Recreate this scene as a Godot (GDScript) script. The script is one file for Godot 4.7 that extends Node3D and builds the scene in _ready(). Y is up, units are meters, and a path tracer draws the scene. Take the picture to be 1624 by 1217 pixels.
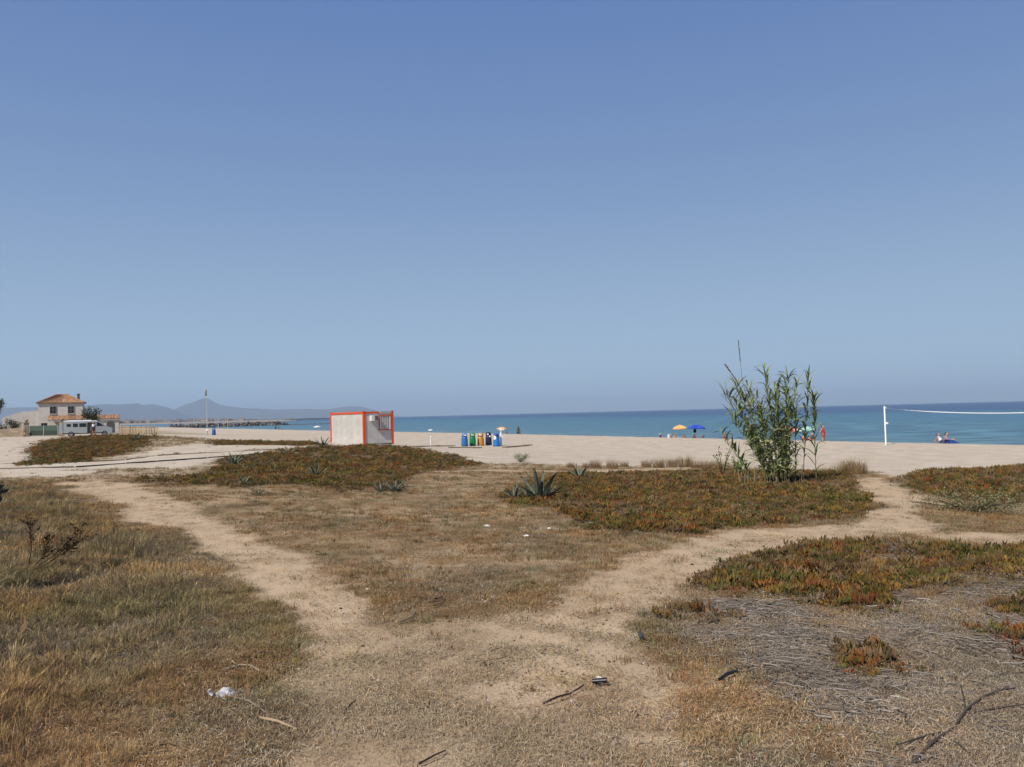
extends Node3D
# A sandy Mediterranean dune path, beach and sea on a clear summer day. x right, y up, -z away from the viewer, metres.

const CELL := 0.15
const MX0 := -95.0
const MD0 := 1.0
const MW := 900
const MH := 880
const KNOTS := [[-400.0, 0.5], [-60.0, 0.35], [-20.0, 0.15], [0.0, 0.0], [5.0, -0.05], [10.0, -0.2], [16.0, -0.42], [22.0, -0.75], [28.0, -1.0], [40.0, -1.08], [46.0, -1.05], [49.7, -0.98], [52.0, -1.15], [62.0, -2.5], [70.0, -3.3], [120.0, -7.0], [1000.0, -14.0], [20000.0, -14.0]]
const MOUNDS := [[-9.0, 46.0, 0.35, 9.0, 7.0], [14.0, 22.0, 0.45, 5.0, 3.5], [-30.0, 62.0, 0.25, 9.0, 10.0], [-50.0, 90.0, 0.3, 30.0, 30.0]]
const SEA := -2.6
enum {TURF, PATH, ICE, TALL, GREY, PALE, BEACH, DUNE, TROD}

var rng := RandomNumberGenerator.new()
var fine := FastNoiseLite.new()
var broad := FastNoiseLite.new()
var warp := FastNoiseLite.new()
var zones := PackedByteArray()
var M := {}
var taken := {}
var group := -1


# ---------- terrain ----------
func prof(s: float) -> float:
	var a: Array = KNOTS[0]
	if s <= a[0]:
		return a[1]
	for b in KNOTS:
		if s < b[0]:
			return lerpf(a[1], b[1], (s - a[0]) / (b[0] - a[0]))
		a = b
	return -14.0


func shore(x: float, z: float) -> float:
	return (1.86 * x - z) / 2.112


func smooth_height(x: float, z: float) -> float:
	var s := (1.86 * x - z) / 2.112
	var h := (prof(s - 1.5) + prof(s) + prof(s + 1.5)) / 3.0
	if z > -150.0 and z < 10.0:
		for m in MOUNDS:
			var a: float = (x - m[0]) / m[3]
			var b: float = (-z - m[1]) / m[4]
			h += m[2] * exp(-(a * a + b * b) * 0.5)
	return h


func height(x: float, z: float) -> float:
	var h := smooth_height(x, z)
	if z > -160.0:
		var s := (1.86 * x - z) / 2.112
		if s > 24.0 and s < 49.0:
			h += 0.03 * fine.get_noise_2d(x * 0.8, z * 0.8)
		h += 0.022 * broad.get_noise_2d(x * 6.0, z * 6.0) + 0.010 * fine.get_noise_2d(x * 3.0, z * 3.0)
	return h


func zone_at(x: float, z: float) -> int:
	var i := int((x - MX0) / CELL)
	var j := int((-z - MD0) / CELL)
	if i < 0 or j < 0 or i >= MW or j >= MH:
		var s := shore(x, z)
		return BEACH if s > 24.0 else (DUNE if s > -40.0 else TURF)
	return zones[j * MW + i]


func zone(x: float, z: float) -> int:
	var k := 0.02 + 0.012 * absf(z)
	return zone_at(x + k * warp.get_noise_2d(x, z) * 2.2 + k * 0.6 * fine.get_noise_2d(x, z), z + k * 3.0 * warp.get_noise_2d(x + 71.0, z - 33.0))


func paint(poly: PackedVector2Array, kind: int) -> void:
	var lo := poly[0]
	var hi := poly[0]
	for p in poly:
		lo = lo.min(p)
		hi = hi.max(p)
	for j in range(maxi(0, int((-hi.y - MD0) / CELL)), mini(MH, int((-lo.y - MD0) / CELL) + 1)):
		for i in range(maxi(0, int((lo.x - MX0) / CELL)), mini(MW, int((hi.x - MX0) / CELL) + 1)):
			if Geometry2D.is_point_in_polygon(Vector2(MX0 + (i + 0.5) * CELL, -(MD0 + (j + 0.5) * CELL)), poly):
				zones[j * MW + i] = kind


func paint_trail(pts: Array, widths: Array, kind: int) -> void:
	for k in pts.size() - 1:
		var a := Vector2(pts[k].x, pts[k].z)
		var b := Vector2(pts[k + 1].x, pts[k + 1].z)
		var n := (b - a).orthogonal().normalized()
		var wa: float = widths[k] * 0.5
		var wb: float = widths[k + 1] * 0.5
		paint(PackedVector2Array([a + n * wa, b + n * wb, b - n * wb, a - n * wa]), kind)
		var disc := PackedVector2Array()
		for t in 12:
			disc.append(b + Vector2.from_angle(t * TAU / 12.0) * wb)
		paint(disc, kind)


# ---------- mesh helpers ----------
func begin() -> SurfaceTool:
	var st := SurfaceTool.new()
	st.begin(Mesh.PRIMITIVE_TRIANGLES)
	return st


func tri(st: SurfaceTool, a: Vector3, b: Vector3, c: Vector3, col := Color.WHITE) -> void:
	st.set_smooth_group(group)
	st.set_color(col)
	st.add_vertex(a)
	st.set_color(col)
	st.add_vertex(b)
	st.set_color(col)
	st.add_vertex(c)


func quad(st: SurfaceTool, a: Vector3, b: Vector3, c: Vector3, d: Vector3, col := Color.WHITE) -> void:
	tri(st, a, b, c, col)
	tri(st, a, c, d, col)


func box(st: SurfaceTool, c: Vector3, s: Vector3, col := Color.WHITE, bs := Basis()) -> void:
	var h := s * 0.5
	var p := []
	for k in 8:
		p.append(c + bs * Vector3(h.x * (1 if k & 1 else -1), h.y * (1 if k & 2 else -1), h.z * (1 if k & 4 else -1)))
	for f in [[4, 6, 7, 5], [1, 3, 2, 0], [5, 7, 3, 1], [0, 2, 6, 4], [6, 2, 3, 7], [0, 4, 5, 1]]:
		quad(st, p[f[0]], p[f[1]], p[f[2]], p[f[3]], col)


func tube(st: SurfaceTool, pts: Array, radii: Array, sides := 6, col := Color.WHITE, col_end = null) -> void:
	var rings := []
	var u := Vector3.ZERO
	for k in pts.size():
		var dir: Vector3 = (pts[mini(k + 1, pts.size() - 1)] - pts[maxi(k - 1, 0)]).normalized()
		if k == 0:
			u = dir.cross(Vector3(0.31, 0.17, 0.94)).normalized()
		u = (u - dir * u.dot(dir)).normalized()
		var w := dir.cross(u)
		var ring := []
		for t in sides:
			var a := TAU * t / sides
			ring.append(pts[k] + (u * cos(a) + w * sin(a)) * float(radii[k]))
		rings.append(ring)
	group = 0
	for k in pts.size() - 1:
		var c: Color = col if col_end == null else col.lerp(col_end, float(k) / (pts.size() - 1))
		for t in sides:
			var n := (t + 1) % sides
			quad(st, rings[k][t], rings[k][n], rings[k + 1][n], rings[k + 1][t], c)
	group = -1
	var last := pts.size() - 1
	for t in range(1, sides - 1):
		tri(st, rings[0][0], rings[0][t + 1], rings[0][t], col)
		tri(st, rings[last][0], rings[last][t], rings[last][t + 1], col if col_end == null else col_end)


func lathe(st: SurfaceTool, profile: Array, sides := 16, col := Color.WHITE, at := Vector3.ZERO) -> void:
	group = 0
	for k in profile.size() - 1:
		var a: Vector2 = profile[k]
		var b: Vector2 = profile[k + 1]
		for t in sides:
			var p := TAU * t / sides
			var q := TAU * (t + 1) / sides
			var a0 := at + Vector3(a.x * cos(p), a.y, a.x * sin(p))
			var a1 := at + Vector3(a.x * cos(q), a.y, a.x * sin(q))
			var b0 := at + Vector3(b.x * cos(p), b.y, b.x * sin(p))
			var b1 := at + Vector3(b.x * cos(q), b.y, b.x * sin(q))
			if a.x > 0.0:
				tri(st, a0, b0, a1, col)
			if b.x > 0.0:
				tri(st, a1, b0, b1, col)
	group = -1


func finish(st: SurfaceTool, _smooth := false) -> ArrayMesh:
	st.generate_normals()
	return st.commit()


func put(st: SurfaceTool, called: String, mat: Material, parent: Node = self, smooth := false) -> MeshInstance3D:
	return put_mesh(finish(st, smooth), called, mat, parent)


func put_mesh(mesh: Mesh, called: String, mat: Material, parent: Node = self) -> MeshInstance3D:
	var o := MeshInstance3D.new()
	o.mesh = mesh
	o.material_override = mat
	o.name = numbered(called) if parent == self else called
	parent.add_child(o, true)
	return o


func numbered(called: String) -> String:
	var n: int = taken.get(called, 0)
	taken[called] = n + 1
	return called if n == 0 else "%s_%03d" % [called, n]


func thing(called: String, label: String, category: String, at := Vector3.ZERO, turn := 0.0, group := "", kind := "") -> Node3D:
	var o := Node3D.new()
	o.name = numbered(called)
	add_child(o)
	o.position = at
	o.rotation.y = turn
	tag(o, label, category, group, kind)
	return o


func tag(o: Node, label: String, category: String, group := "", kind := "") -> void:
	if label:
		o.set_meta("label", label)
	if category:
		o.set_meta("category", category)
	if group:
		o.set_meta("group", group)
	if kind:
		o.set_meta("kind", kind)


func lin(r: float, g: float, b: float) -> Color:
	return Color(r, g, b).linear_to_srgb()


func mat(called: String, col: Color, rough := 0.8, spec := 0.3) -> StandardMaterial3D:
	var m := StandardMaterial3D.new()
	m.albedo_color = col.linear_to_srgb()
	m.roughness = rough
	m.metallic_specular = spec
	m.vertex_color_use_as_albedo = true
	M[called] = m
	return m


func noise_tex(freq: float, lo: Color, hi: Color, size := 512, kind := FastNoiseLite.TYPE_SIMPLEX_SMOOTH, octaves := 4, sd := 3, squeeze := 0.0) -> NoiseTexture2D:
	var n := FastNoiseLite.new()
	n.noise_type = kind
	n.frequency = freq
	n.fractal_octaves = octaves
	n.seed = sd
	var t := NoiseTexture2D.new()
	t.width = size
	t.height = size
	t.seamless = true
	t.noise = n
	var g := Gradient.new()
	g.set_color(0, lo)
	g.set_color(1, hi)
	g.set_offset(0, squeeze)
	g.set_offset(1, 1.0 - squeeze)
	t.color_ramp = g
	return t


func triplanar(m: StandardMaterial3D, tex: Texture2D, scale: float) -> void:
	m.albedo_texture = tex
	m.uv1_triplanar = true
	m.uv1_world_triplanar = true
	m.uv1_scale = Vector3.ONE * scale


func litter_image(strokes: int, base: float, grain: float, sd: int) -> ImageTexture:
	# A tile of soil: grains, chips and thin straws lying every way.
	var r := RandomNumberGenerator.new()
	r.seed = sd
	var n := 1024
	var im := Image.create(n, n, false, Image.FORMAT_RGB8)
	var data := PackedByteArray()
	data.resize(n * n * 3)
	for i in n * n:
		var v := base + r.randf_range(-grain, grain)
		data[i * 3] = clampi(int(v * 255.0), 0, 255)
		data[i * 3 + 1] = clampi(int((v - 0.006) * 255.0), 0, 255)
		data[i * 3 + 2] = clampi(int((v - 0.02) * 255.0), 0, 255)
	im = Image.create_from_data(n, n, false, Image.FORMAT_RGB8, data)
	for k in strokes:
		var p := Vector2(r.randf() * n, r.randf() * n)
		var a := r.randf() * TAU
		var bend := r.randf_range(-0.03, 0.03)
		var c: Color
		var pick := r.randf()
		if pick < 0.4:
			c = Color(0.62, 0.58, 0.53) * r.randf_range(0.75, 1.05)
		elif pick < 0.8:
			c = Color(1.0, 0.97, 0.9) * r.randf_range(0.92, 1.0)
		else:
			c = Color(0.86, 0.76, 0.66)
		for q in r.randi_range(3, 26):
			im.set_pixel(posmod(int(p.x), n), posmod(int(p.y), n), c)
			a += bend
			p += Vector2.from_angle(a)
	return ImageTexture.create_from_image(im)


func materials() -> void:
	var g := mat("ground", Color(1, 1, 1), 0.95, 0.15)
	triplanar(g, litter_image(15000, 0.91, 0.085, 5), 1.0 / 1.7)
	g.heightmap_enabled = true
	g.heightmap_texture = g.albedo_texture
	g.heightmap_scale = 0.6
	var b := mat("beach", Color(1, 1, 1), 0.95, 0.15)
	triplanar(b, litter_image(900, 0.965, 0.035, 9), 1.0 / 2.3)
	b.detail_enabled = true
	b.detail_blend_mode = BaseMaterial3D.BLEND_MODE_MUL
	b.detail_albedo = noise_tex(0.012, Color(0.90, 0.895, 0.89), Color(1, 1, 1), 512, FastNoiseLite.TYPE_SIMPLEX_SMOOTH, 5, 12)
	b.detail_uv_layer = BaseMaterial3D.DETAIL_UV_2
	b.uv2_triplanar = true
	b.uv2_world_triplanar = true
	b.uv2_scale = Vector3.ONE / 9.0
	b.heightmap_enabled = true
	b.heightmap_texture = noise_tex(0.035, Color.BLACK, Color.WHITE, 512, FastNoiseLite.TYPE_CELLULAR, 3, 17)
	b.heightmap_scale = 3.5
	var leaf := mat("plant", Color(1, 1, 1), 0.6, 0.3)
	leaf.backlight_enabled = true
	leaf.backlight = Color(0.35, 0.35, 0.3)
	mat("straw", Color(1, 1, 1), 0.85, 0.2)
	mat("succulent", Color(1, 1, 1), 0.65, 0.2)
	mat("stone", Color(1, 1, 1), 0.9, 0.2)
	triplanar(M.stone, noise_tex(0.03, Color(0.72, 0.7, 0.68), Color(1, 1, 1), 256), 0.8)
	mat("paint", Color(1, 1, 1), 0.5, 0.4)
	var wall := mat("plaster", Color(1, 1, 1), 0.9, 0.2)
	triplanar(wall, noise_tex(0.01, Color(0.9, 0.89, 0.87), Color(1, 1, 1), 256), 0.3)
	var panel := mat("sandwich_panel", Color(1, 1, 1), 0.5, 0.35)
	triplanar(panel, noise_tex(0.008, Color(0.88, 0.87, 0.84), Color(1, 1, 1), 256, FastNoiseLite.TYPE_SIMPLEX_SMOOTH, 5), 0.6)
	mat("far_roof", Color(0.22, 0.13, 0.10), 0.9)
	mat("plastic", Color(1, 1, 1), 0.4, 0.45)
	mat("cloth", Color(1, 1, 1), 0.9, 0.2)
	M.cloth.backlight_enabled = true
	M.cloth.backlight = Color(0.5, 0.5, 0.5)
	mat("skin", Color(1, 1, 1), 0.6, 0.3)
	mat("metal", Color(0.7, 0.7, 0.7), 0.4, 0.5)
	mat("rubber", Color(0.02, 0.02, 0.02), 0.7, 0.3)
	mat("dark_glass", Color(0.015, 0.018, 0.02), 0.08, 0.5)
	var tile := mat("roof_tile", Color(1, 1, 1), 0.9, 0.2)
	triplanar(tile, noise_tex(0.06, Color(0.62, 0.56, 0.5), Color(1, 1, 1), 256, FastNoiseLite.TYPE_CELLULAR, 2), 0.12)
	var w := mat("wood", Color(1, 1, 1), 0.85, 0.2)
	triplanar(w, noise_tex(0.03, Color(0.7, 0.68, 0.64), Color(1, 1, 1), 256), 0.9)
	var hill := mat("hill", Color(0.09, 0.09, 0.06), 1.0, 0.0)
	triplanar(hill, noise_tex(0.03, Color(0.55, 0.55, 0.55), Color(1, 1, 1), 512), 0.0006)
	var sea := mat("sea", Color(1, 1, 1), 0.28, 0.3)
	triplanar(sea, noise_tex(0.012, Color(0.5, 0.58, 0.62), Color(1, 1, 1), 1024, FastNoiseLite.TYPE_SIMPLEX_SMOOTH, 6, 8, 0.25), 1.0)
	sea.uv1_scale = Vector3(1.0 / 140.0, 1.0, 1.0 / 40.0)
	sea.heightmap_enabled = true
	sea.heightmap_texture = noise_tex(0.03, Color.BLACK, Color.WHITE, 512, FastNoiseLite.TYPE_SIMPLEX_SMOOTH, 4, 21)
	sea.heightmap_scale = 25.0


func _ready() -> void:
	rng.seed = 20240
	broad.frequency = 0.12
	broad.seed = 4
	broad.fractal_octaves = 3
	fine.frequency = 0.9
	fine.seed = 7
	fine.fractal_octaves = 3
	warp.frequency = 0.35
	warp.seed = 11
	warp.fractal_octaves = 4
	# camera
	var cam := Camera3D.new()
	cam.name = "camera"
	cam.fov = 49.498
	cam.near = 0.05
	cam.far = 60000.0
	add_child(cam)
	cam.position = Vector3(0, 1.6, 0)
	cam.rotation = Vector3(0.03635, 0.0, -0.02529)
	cam.current = true
	# sky, air, exposure
	var env := Environment.new()
	env.background_mode = Environment.BG_SKY
	var sm := ProceduralSkyMaterial.new()
	sm.sky_top_color = Color8(74, 107, 166)
	sm.sky_horizon_color = Color8(172, 198, 216)
	sm.sky_curve = 0.16
	sm.ground_bottom_color = Color8(120, 110, 95)
	sm.ground_horizon_color = Color8(140, 160, 178)
	sm.sun_angle_max = 8.0
	env.sky = Sky.new()
	env.sky.sky_material = sm
	env.tonemap_mode = Environment.TONE_MAPPER_LINEAR
	env.tonemap_exposure = 1.15
	env.fog_enabled = true
	env.fog_density = 0.000075
	env.fog_light_color = Color8(188, 211, 234)
	env.sdfgi_enabled = true
	env.ssao_enabled = true
	env.ssil_enabled = true
	var we := WorldEnvironment.new()
	we.name = "world_environment"
	we.environment = env
	add_child(we)
	# sun: behind the viewer, over the left shoulder
	var sun := DirectionalLight3D.new()
	sun.name = "sun"
	sun.light_energy = 1.5
	sun.light_color = Color(1.0, 0.96, 0.9)
	sun.light_angular_distance = 0.5
	sun.shadow_enabled = true
	add_child(sun)
	var el := deg_to_rad(47.0)
	var toward := Vector3(-0.64 * cos(el), sin(el), 0.77 * cos(el))
	sun.look_at_from_position(toward * 100.0, Vector3.ZERO)
	materials()
	make_zones()
	print("zones ", Time.get_ticks_msec())
	make_terrain()
	print("terrain ", Time.get_ticks_msec())
	make_sea()
	make_far()
	print("far ", Time.get_ticks_msec())
	make_walkway()
	make_house()
	make_hut()
	make_beach_things()
	make_people()
	print("people ", Time.get_ticks_msec())
	make_plants()
	print("plants ", Time.get_ticks_msec())
	make_cover()
	print("cover ", Time.get_ticks_msec())
	make_debris()


func make_zones() -> void:
	zones.resize(MW * MH)
	zones.fill(DUNE)
	# near field
	paint(PackedVector2Array([Vector2(-3.92, -3.048), Vector2(-40.1, -30.93), Vector2(-11.969, -23.808), Vector2(-10.698, -29.182), Vector2(-4.304, -29.172), Vector2(7.93, -32.366), Vector2(19.442, -31.867), Vector2(29.343, -24.571), Vector2(2.904, -2.511)]), TURF)
	# everything beyond the dune front is open sand
	var front: PackedVector2Array = PackedVector2Array([Vector2(35.415, -29.623), Vector2(28.15, -34.382), Vector2(20.945, -34.316), Vector2(16.892, -32.231), Vector2(10.092, -21.092), Vector2(9.419, -21.369), Vector2(13.492, -32.243), Vector2(11.97, -31.44), Vector2(8.048, -31.869), Vector2(9.002, -36.714), Vector2(2.748, -31.738), Vector2(0.372, -33.264), Vector2(-0.849, -31.88), Vector2(-2.006, -35.393), Vector2(-3.86, -40.951), Vector2(-6.125, -46.426), Vector2(-9.013, -46.85), Vector2(-10.317, -46.343), Vector2(-16.131, -63.804), Vector2(-19.858, -63.385), Vector2(-25.397, -69.352), Vector2(-38.475, -93.487), Vector2(-48.289, -106.561)])
	front.append_array(PackedVector2Array([Vector2(-94, -131), Vector2(38, -131), Vector2(38, -10)]))
	paint(front, BEACH)
	# pale sandy road and forecourt before the house
	paint(PackedVector2Array([Vector2(-29.511, -32.133), Vector2(-514.026, -559.471), Vector2(-70.698, -123.928), Vector2(-49.133, -92.245), Vector2(-37.908, -66.446), Vector2(-27.618, -49.056), Vector2(-20.967, -35.566), Vector2(-18.555, -30.12), Vector2(-18.488, -27.954)]), PALE)
	paint(PackedVector2Array([Vector2(-15.991, -25.957), Vector2(-20.654, -33.529), Vector2(-17.479, -33.276), Vector2(-15.577, -36.485), Vector2(-12.958, -39.435), Vector2(-10.293, -41.952), Vector2(-9.363, -39.364), Vector2(-10.776, -37.053), Vector2(-11.554, -32.184), Vector2(-11.404, -29.294), Vector2(-13.375, -28.773), Vector2(-13.963, -25.477)]), PALE)
	paint(PackedVector2Array([Vector2(-17.449, -37.546), Vector2(-19.395, -44.649), Vector2(-20.94, -57.173), Vector2(-13.894, -45.434), Vector2(-13.125, -39.946), Vector2(-15.86, -37.82)]), PALE)
	paint(PackedVector2Array([Vector2(-15.912, -46.307), Vector2(-12.258, -48.48), Vector2(-9.981, -41.971), Vector2(-12.19, -40.865)]), PALE)
	# tall dry grass
	paint(PackedVector2Array([Vector2(-2.623, -2.654), Vector2(-24.675, -24.827), Vector2(-13.52, -23.69), Vector2(-9.949, -20.721), Vector2(-5.525, -13.389), Vector2(-3.918, -10.655), Vector2(-2.453, -8.16), Vector2(-1.776, -6.733), Vector2(-1.65, -5.754), Vector2(-1.851, -5.219), Vector2(-2.046, -4.677), Vector2(-1.789, -3.437)]), TALL)
	# grey dead stems
	paint(PackedVector2Array([Vector2(1.512, -7.213), Vector2(2.185, -7.117), Vector2(2.52, -6.608), Vector2(2.809, -6.478), Vector2(3.397, -7.426), Vector2(3.982, -7.803), Vector2(5.2, -7.872), Vector2(2.137, -3.302), Vector2(1.411, -3.327), Vector2(1.627, -4.323), Vector2(1.532, -4.711), Vector2(1.38, -5.177), Vector2(1.407, -5.74), Vector2(1.101, -6.172)]), GREY)
	paint(PackedVector2Array([Vector2(2.608, -7.722), Vector2(3.244, -7.858), Vector2(3.011, -6.932), Vector2(2.744, -7.18)]), GREY)
	paint(PackedVector2Array([Vector2(-0.823, -6.022), Vector2(-0.566, -6.178), Vector2(-0.361, -5.833), Vector2(-0.553, -5.545)]), GREY)
	# ice plant mats
	paint(PackedVector2Array([Vector2(-10.309, -28.118), Vector2(-11.89, -34.583), Vector2(-11.573, -39.802), Vector2(-9.828, -44.141), Vector2(-8.705, -47.1), Vector2(-5.943, -45.042), Vector2(-2.772, -38.672), Vector2(-1.207, -31.808), Vector2(-2.363, -27.089), Vector2(-3.158, -23.802), Vector2(-2.633, -19.808), Vector2(-3.594, -18.585), Vector2(-5.578, -21.359), Vector2(-6.618, -20.106), Vector2(-9.564, -21.996), Vector2(-11.011, -24.072), Vector2(-9.538, -24.494)]), ICE)
	paint(PackedVector2Array([Vector2(-0.322, -15.9), Vector2(-0.236, -19.238), Vector2(0.587, -22.794), Vector2(1.46, -26.006), Vector2(3.638, -26.143), Vector2(7.552, -29.916), Vector2(9.674, -29.508), Vector2(10.699, -29.885), Vector2(8.85, -21.956), Vector2(8.328, -19.409), Vector2(7.728, -17.567), Vector2(7.281, -15.888), Vector2(5.758, -13.128), Vector2(4.657, -13.091), Vector2(3.529, -12.264), Vector2(2.479, -11.286), Vector2(2.039, -11.675), Vector2(1.426, -11.03), Vector2(1.098, -11.944), Vector2(0.855, -13.738), Vector2(0.378, -15.185)]), ICE)
	paint(PackedVector2Array([Vector2(1.741, -8.726), Vector2(2.036, -9.311), Vector2(2.466, -9.614), Vector2(3.675, -10.585), Vector2(4.794, -10.954), Vector2(5.329, -10.399), Vector2(6.78, -10.232), Vector2(8.8, -9.912), Vector2(6.727, -7.6), Vector2(5.371, -8.128), Vector2(4.199, -7.989), Vector2(3.519, -7.565), Vector2(3.088, -6.931), Vector2(2.846, -6.56), Vector2(2.562, -6.715), Vector2(2.34, -6.946), Vector2(2.248, -7.318), Vector2(1.88, -7.596), Vector2(1.662, -8.046)]), ICE)
	paint(PackedVector2Array([Vector2(9.025, -19.974), Vector2(10.049, -21.336), Vector2(16.304, -31.567), Vector2(20.945, -34.316), Vector2(27.361, -33.423), Vector2(13.235, -16.22), Vector2(9.658, -15.882), Vector2(8.933, -16.389), Vector2(7.929, -15.867), Vector2(7.972, -16.966)]), ICE)
	paint(PackedVector2Array([Vector2(0.918, -6.668), Vector2(1.149, -6.99), Vector2(1.455, -6.953), Vector2(1.862, -6.733), Vector2(1.717, -6.391), Vector2(1.397, -6.252), Vector2(1.135, -6.357)]), ICE)
	paint(PackedVector2Array([Vector2(1.836, -5.428), Vector2(1.988, -5.566), Vector2(2.338, -5.705), Vector2(2.475, -5.405), Vector2(2.383, -5.168), Vector2(2.081, -5.006), Vector2(1.832, -5.038)]), ICE)
	paint(PackedVector2Array([Vector2(1.969, -4.871), Vector2(2.06, -4.913), Vector2(2.02, -4.738), Vector2(1.913, -4.678)]), ICE)
	paint(PackedVector2Array([Vector2(3.144, -6.143), Vector2(3.426, -6.194), Vector2(4.019, -6.109), Vector2(3.781, -5.754), Vector2(3.31, -5.911)]), ICE)
	paint(PackedVector2Array([Vector2(4.109, -7.167), Vector2(4.844, -7.87), Vector2(5.001, -7.576), Vector2(4.267, -6.48), Vector2(3.782, -6.48)]), ICE)
	paint(PackedVector2Array([Vector2(3.136, -5.533), Vector2(3.476, -5.68), Vector2(3.241, -5.304), Vector2(3.052, -5.253)]), ICE)
	paint(PackedVector2Array([Vector2(2.452, -4.299), Vector2(2.665, -4.383), Vector2(2.506, -4.129), Vector2(2.409, -4.173)]), ICE)
	paint(PackedVector2Array([Vector2(-18.726, -31.165), Vector2(-21.862, -37.568), Vector2(-27.541, -47.023), Vector2(-34.842, -61.893), Vector2(-46.886, -90.6), Vector2(-45.377, -97.685), Vector2(-35.733, -83.005), Vector2(-22.668, -52.187), Vector2(-18.82, -40.831), Vector2(-17.106, -33.532), Vector2(-18.069, -31.664)]), ICE)
	paint(PackedVector2Array([Vector2(-23.389, -63.866), Vector2(-19.858, -63.385), Vector2(-16.304, -68.599), Vector2(-11.047, -48.797), Vector2(-11.371, -44.967), Vector2(-15.65, -49.944), Vector2(-17.227, -48.534)]), ICE)
	# worn ground where the trails meet
	paint(PackedVector2Array([Vector2(-1.392, -5.257), Vector2(-1.55, -6.422), Vector2(-1.424, -7.268), Vector2(-0.967, -6.385), Vector2(-0.607, -6.655), Vector2(-0.109, -6.832), Vector2(0.305, -6.914), Vector2(0.732, -6.572), Vector2(0.894, -5.759), Vector2(0.801, -4.963), Vector2(0.837, -3.838), Vector2(0.542, -2.569), Vector2(-0.877, -2.606), Vector2(-1.161, -3.917), Vector2(-1.103, -4.536)]), TROD)
	# trodden paths
	paint_trail([Vector3(-12.108, 0.008, -23.382), Vector3(-9.769, -0.003, -20.506), Vector3(-6.347, -0.011, -15.11), Vector3(-4.473, -0.015, -12.171), Vector3(-3.152, -0.017, -10), Vector3(-2.181, -0.018, -8.292), Vector3(-1.567, -0.017, -6.932), Vector3(-1.186, -0.015, -5.803)], [1.5, 1.5, 1.2, 1.0, 0.95, 0.85, 0.7, 0.5], PATH)
	paint_trail([Vector3(9.129, -0.259, -21.258), Vector3(8.527, -0.273, -19.364), Vector3(7.972, -0.309, -16.966), Vector3(6.84, -0.286, -14.352), Vector3(5.331, -0.215, -12.165), Vector3(4.184, -0.177, -11.776), Vector3(2.94, -0.129, -10.806), Vector3(1.942, -0.087, -9.53), Vector3(1.174, -0.057, -8.22), Vector3(0.679, -0.04, -7.012), Vector3(0.419, -0.031, -6.031), Vector3(0.26, -0.026, -5.233), Vector3(0.187, -0.022, -4.572)], [0.8, 0.9, 1.1, 1.3, 1.3, 1.1, 1.1, 1.0, 0.95, 0.9, 0.75, 0.6, 0.4], PATH)
	paint_trail([Vector3(-3.928, -0.159, -26.603), Vector3(-1.157, -0.257, -27.606), Vector3(1.759, -0.35, -27.588), Vector3(4.305, -0.49, -29.318), Vector3(8.078, -0.757, -32.969)], [0.5, 1.2, 1.0, 1.2, 0.8], PATH)
	paint(PackedVector2Array([Vector2(5.543, -11.476), Vector2(6.619, -11.854), Vector2(7.675, -11.567), Vector2(6.927, -10.45), Vector2(5.833, -10.747)]), PATH)
	# salt patches of sun-bleached grass on the slope beside the trail
	paint(PackedVector2Array([Vector2(7.693, -15.875), Vector2(9.062, -16.181), Vector2(10.467, -15.734), Vector2(7.862, -11.847), Vector2(6.556, -12.064), Vector2(6.135, -12.496)]), TURF)
	paint(PackedVector2Array([Vector2(-15.377, -29.272), Vector2(-10.698, -29.182), Vector2(-9.538, -24.494), Vector2(-11.596, -24.941)]), DUNE)


func zone_color(k: int, x: float, z: float) -> Color:
	var a := 0.5 + 0.5 * warp.get_noise_2d(x * 1.3 + 9.0, z * 1.3)
	var b := 0.5 + 0.5 * fine.get_noise_2d(x * 0.9, z * 0.9)
	match k:
		PATH:
			return Color(0.50, 0.38, 0.25).lerp(Color(0.62, 0.49, 0.345), a)
		ICE:
			return Color(0.14, 0.10, 0.058).lerp(Color(0.26, 0.19, 0.12), a)
		TALL:
			return Color(0.15, 0.11, 0.06).lerp(Color(0.26, 0.185, 0.10), a)
		GREY:
			return Color(0.17, 0.13, 0.09).lerp(Color(0.30, 0.24, 0.18), a)
		PALE:
			return Color(0.54, 0.465, 0.37).lerp(Color(0.64, 0.56, 0.455), a)
		BEACH:
			return Color(0.54, 0.465, 0.37).lerp(Color(0.62, 0.545, 0.44), a)
		DUNE:
			return Color(0.34, 0.265, 0.17).lerp(Color(0.54, 0.455, 0.34), clampf(b * 1.4 - 0.2, 0, 1))
		TROD:
			return Color(0.40, 0.30, 0.19).lerp(Color(0.56, 0.44, 0.305), clampf(a * 1.8 - 0.35, 0, 1)).lerp(Color(0.29, 0.21, 0.13), clampf(b * 2.0 - 1.2, 0, 1))
	var c := Color(0.24, 0.17, 0.095).lerp(Color(0.46, 0.35, 0.22), clampf(a * 2.2 - 0.6, 0, 1))
	return c.lerp(Color(0.45, 0.35, 0.23), clampf(b * 2.2 - 1.25, 0, 1))


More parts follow.
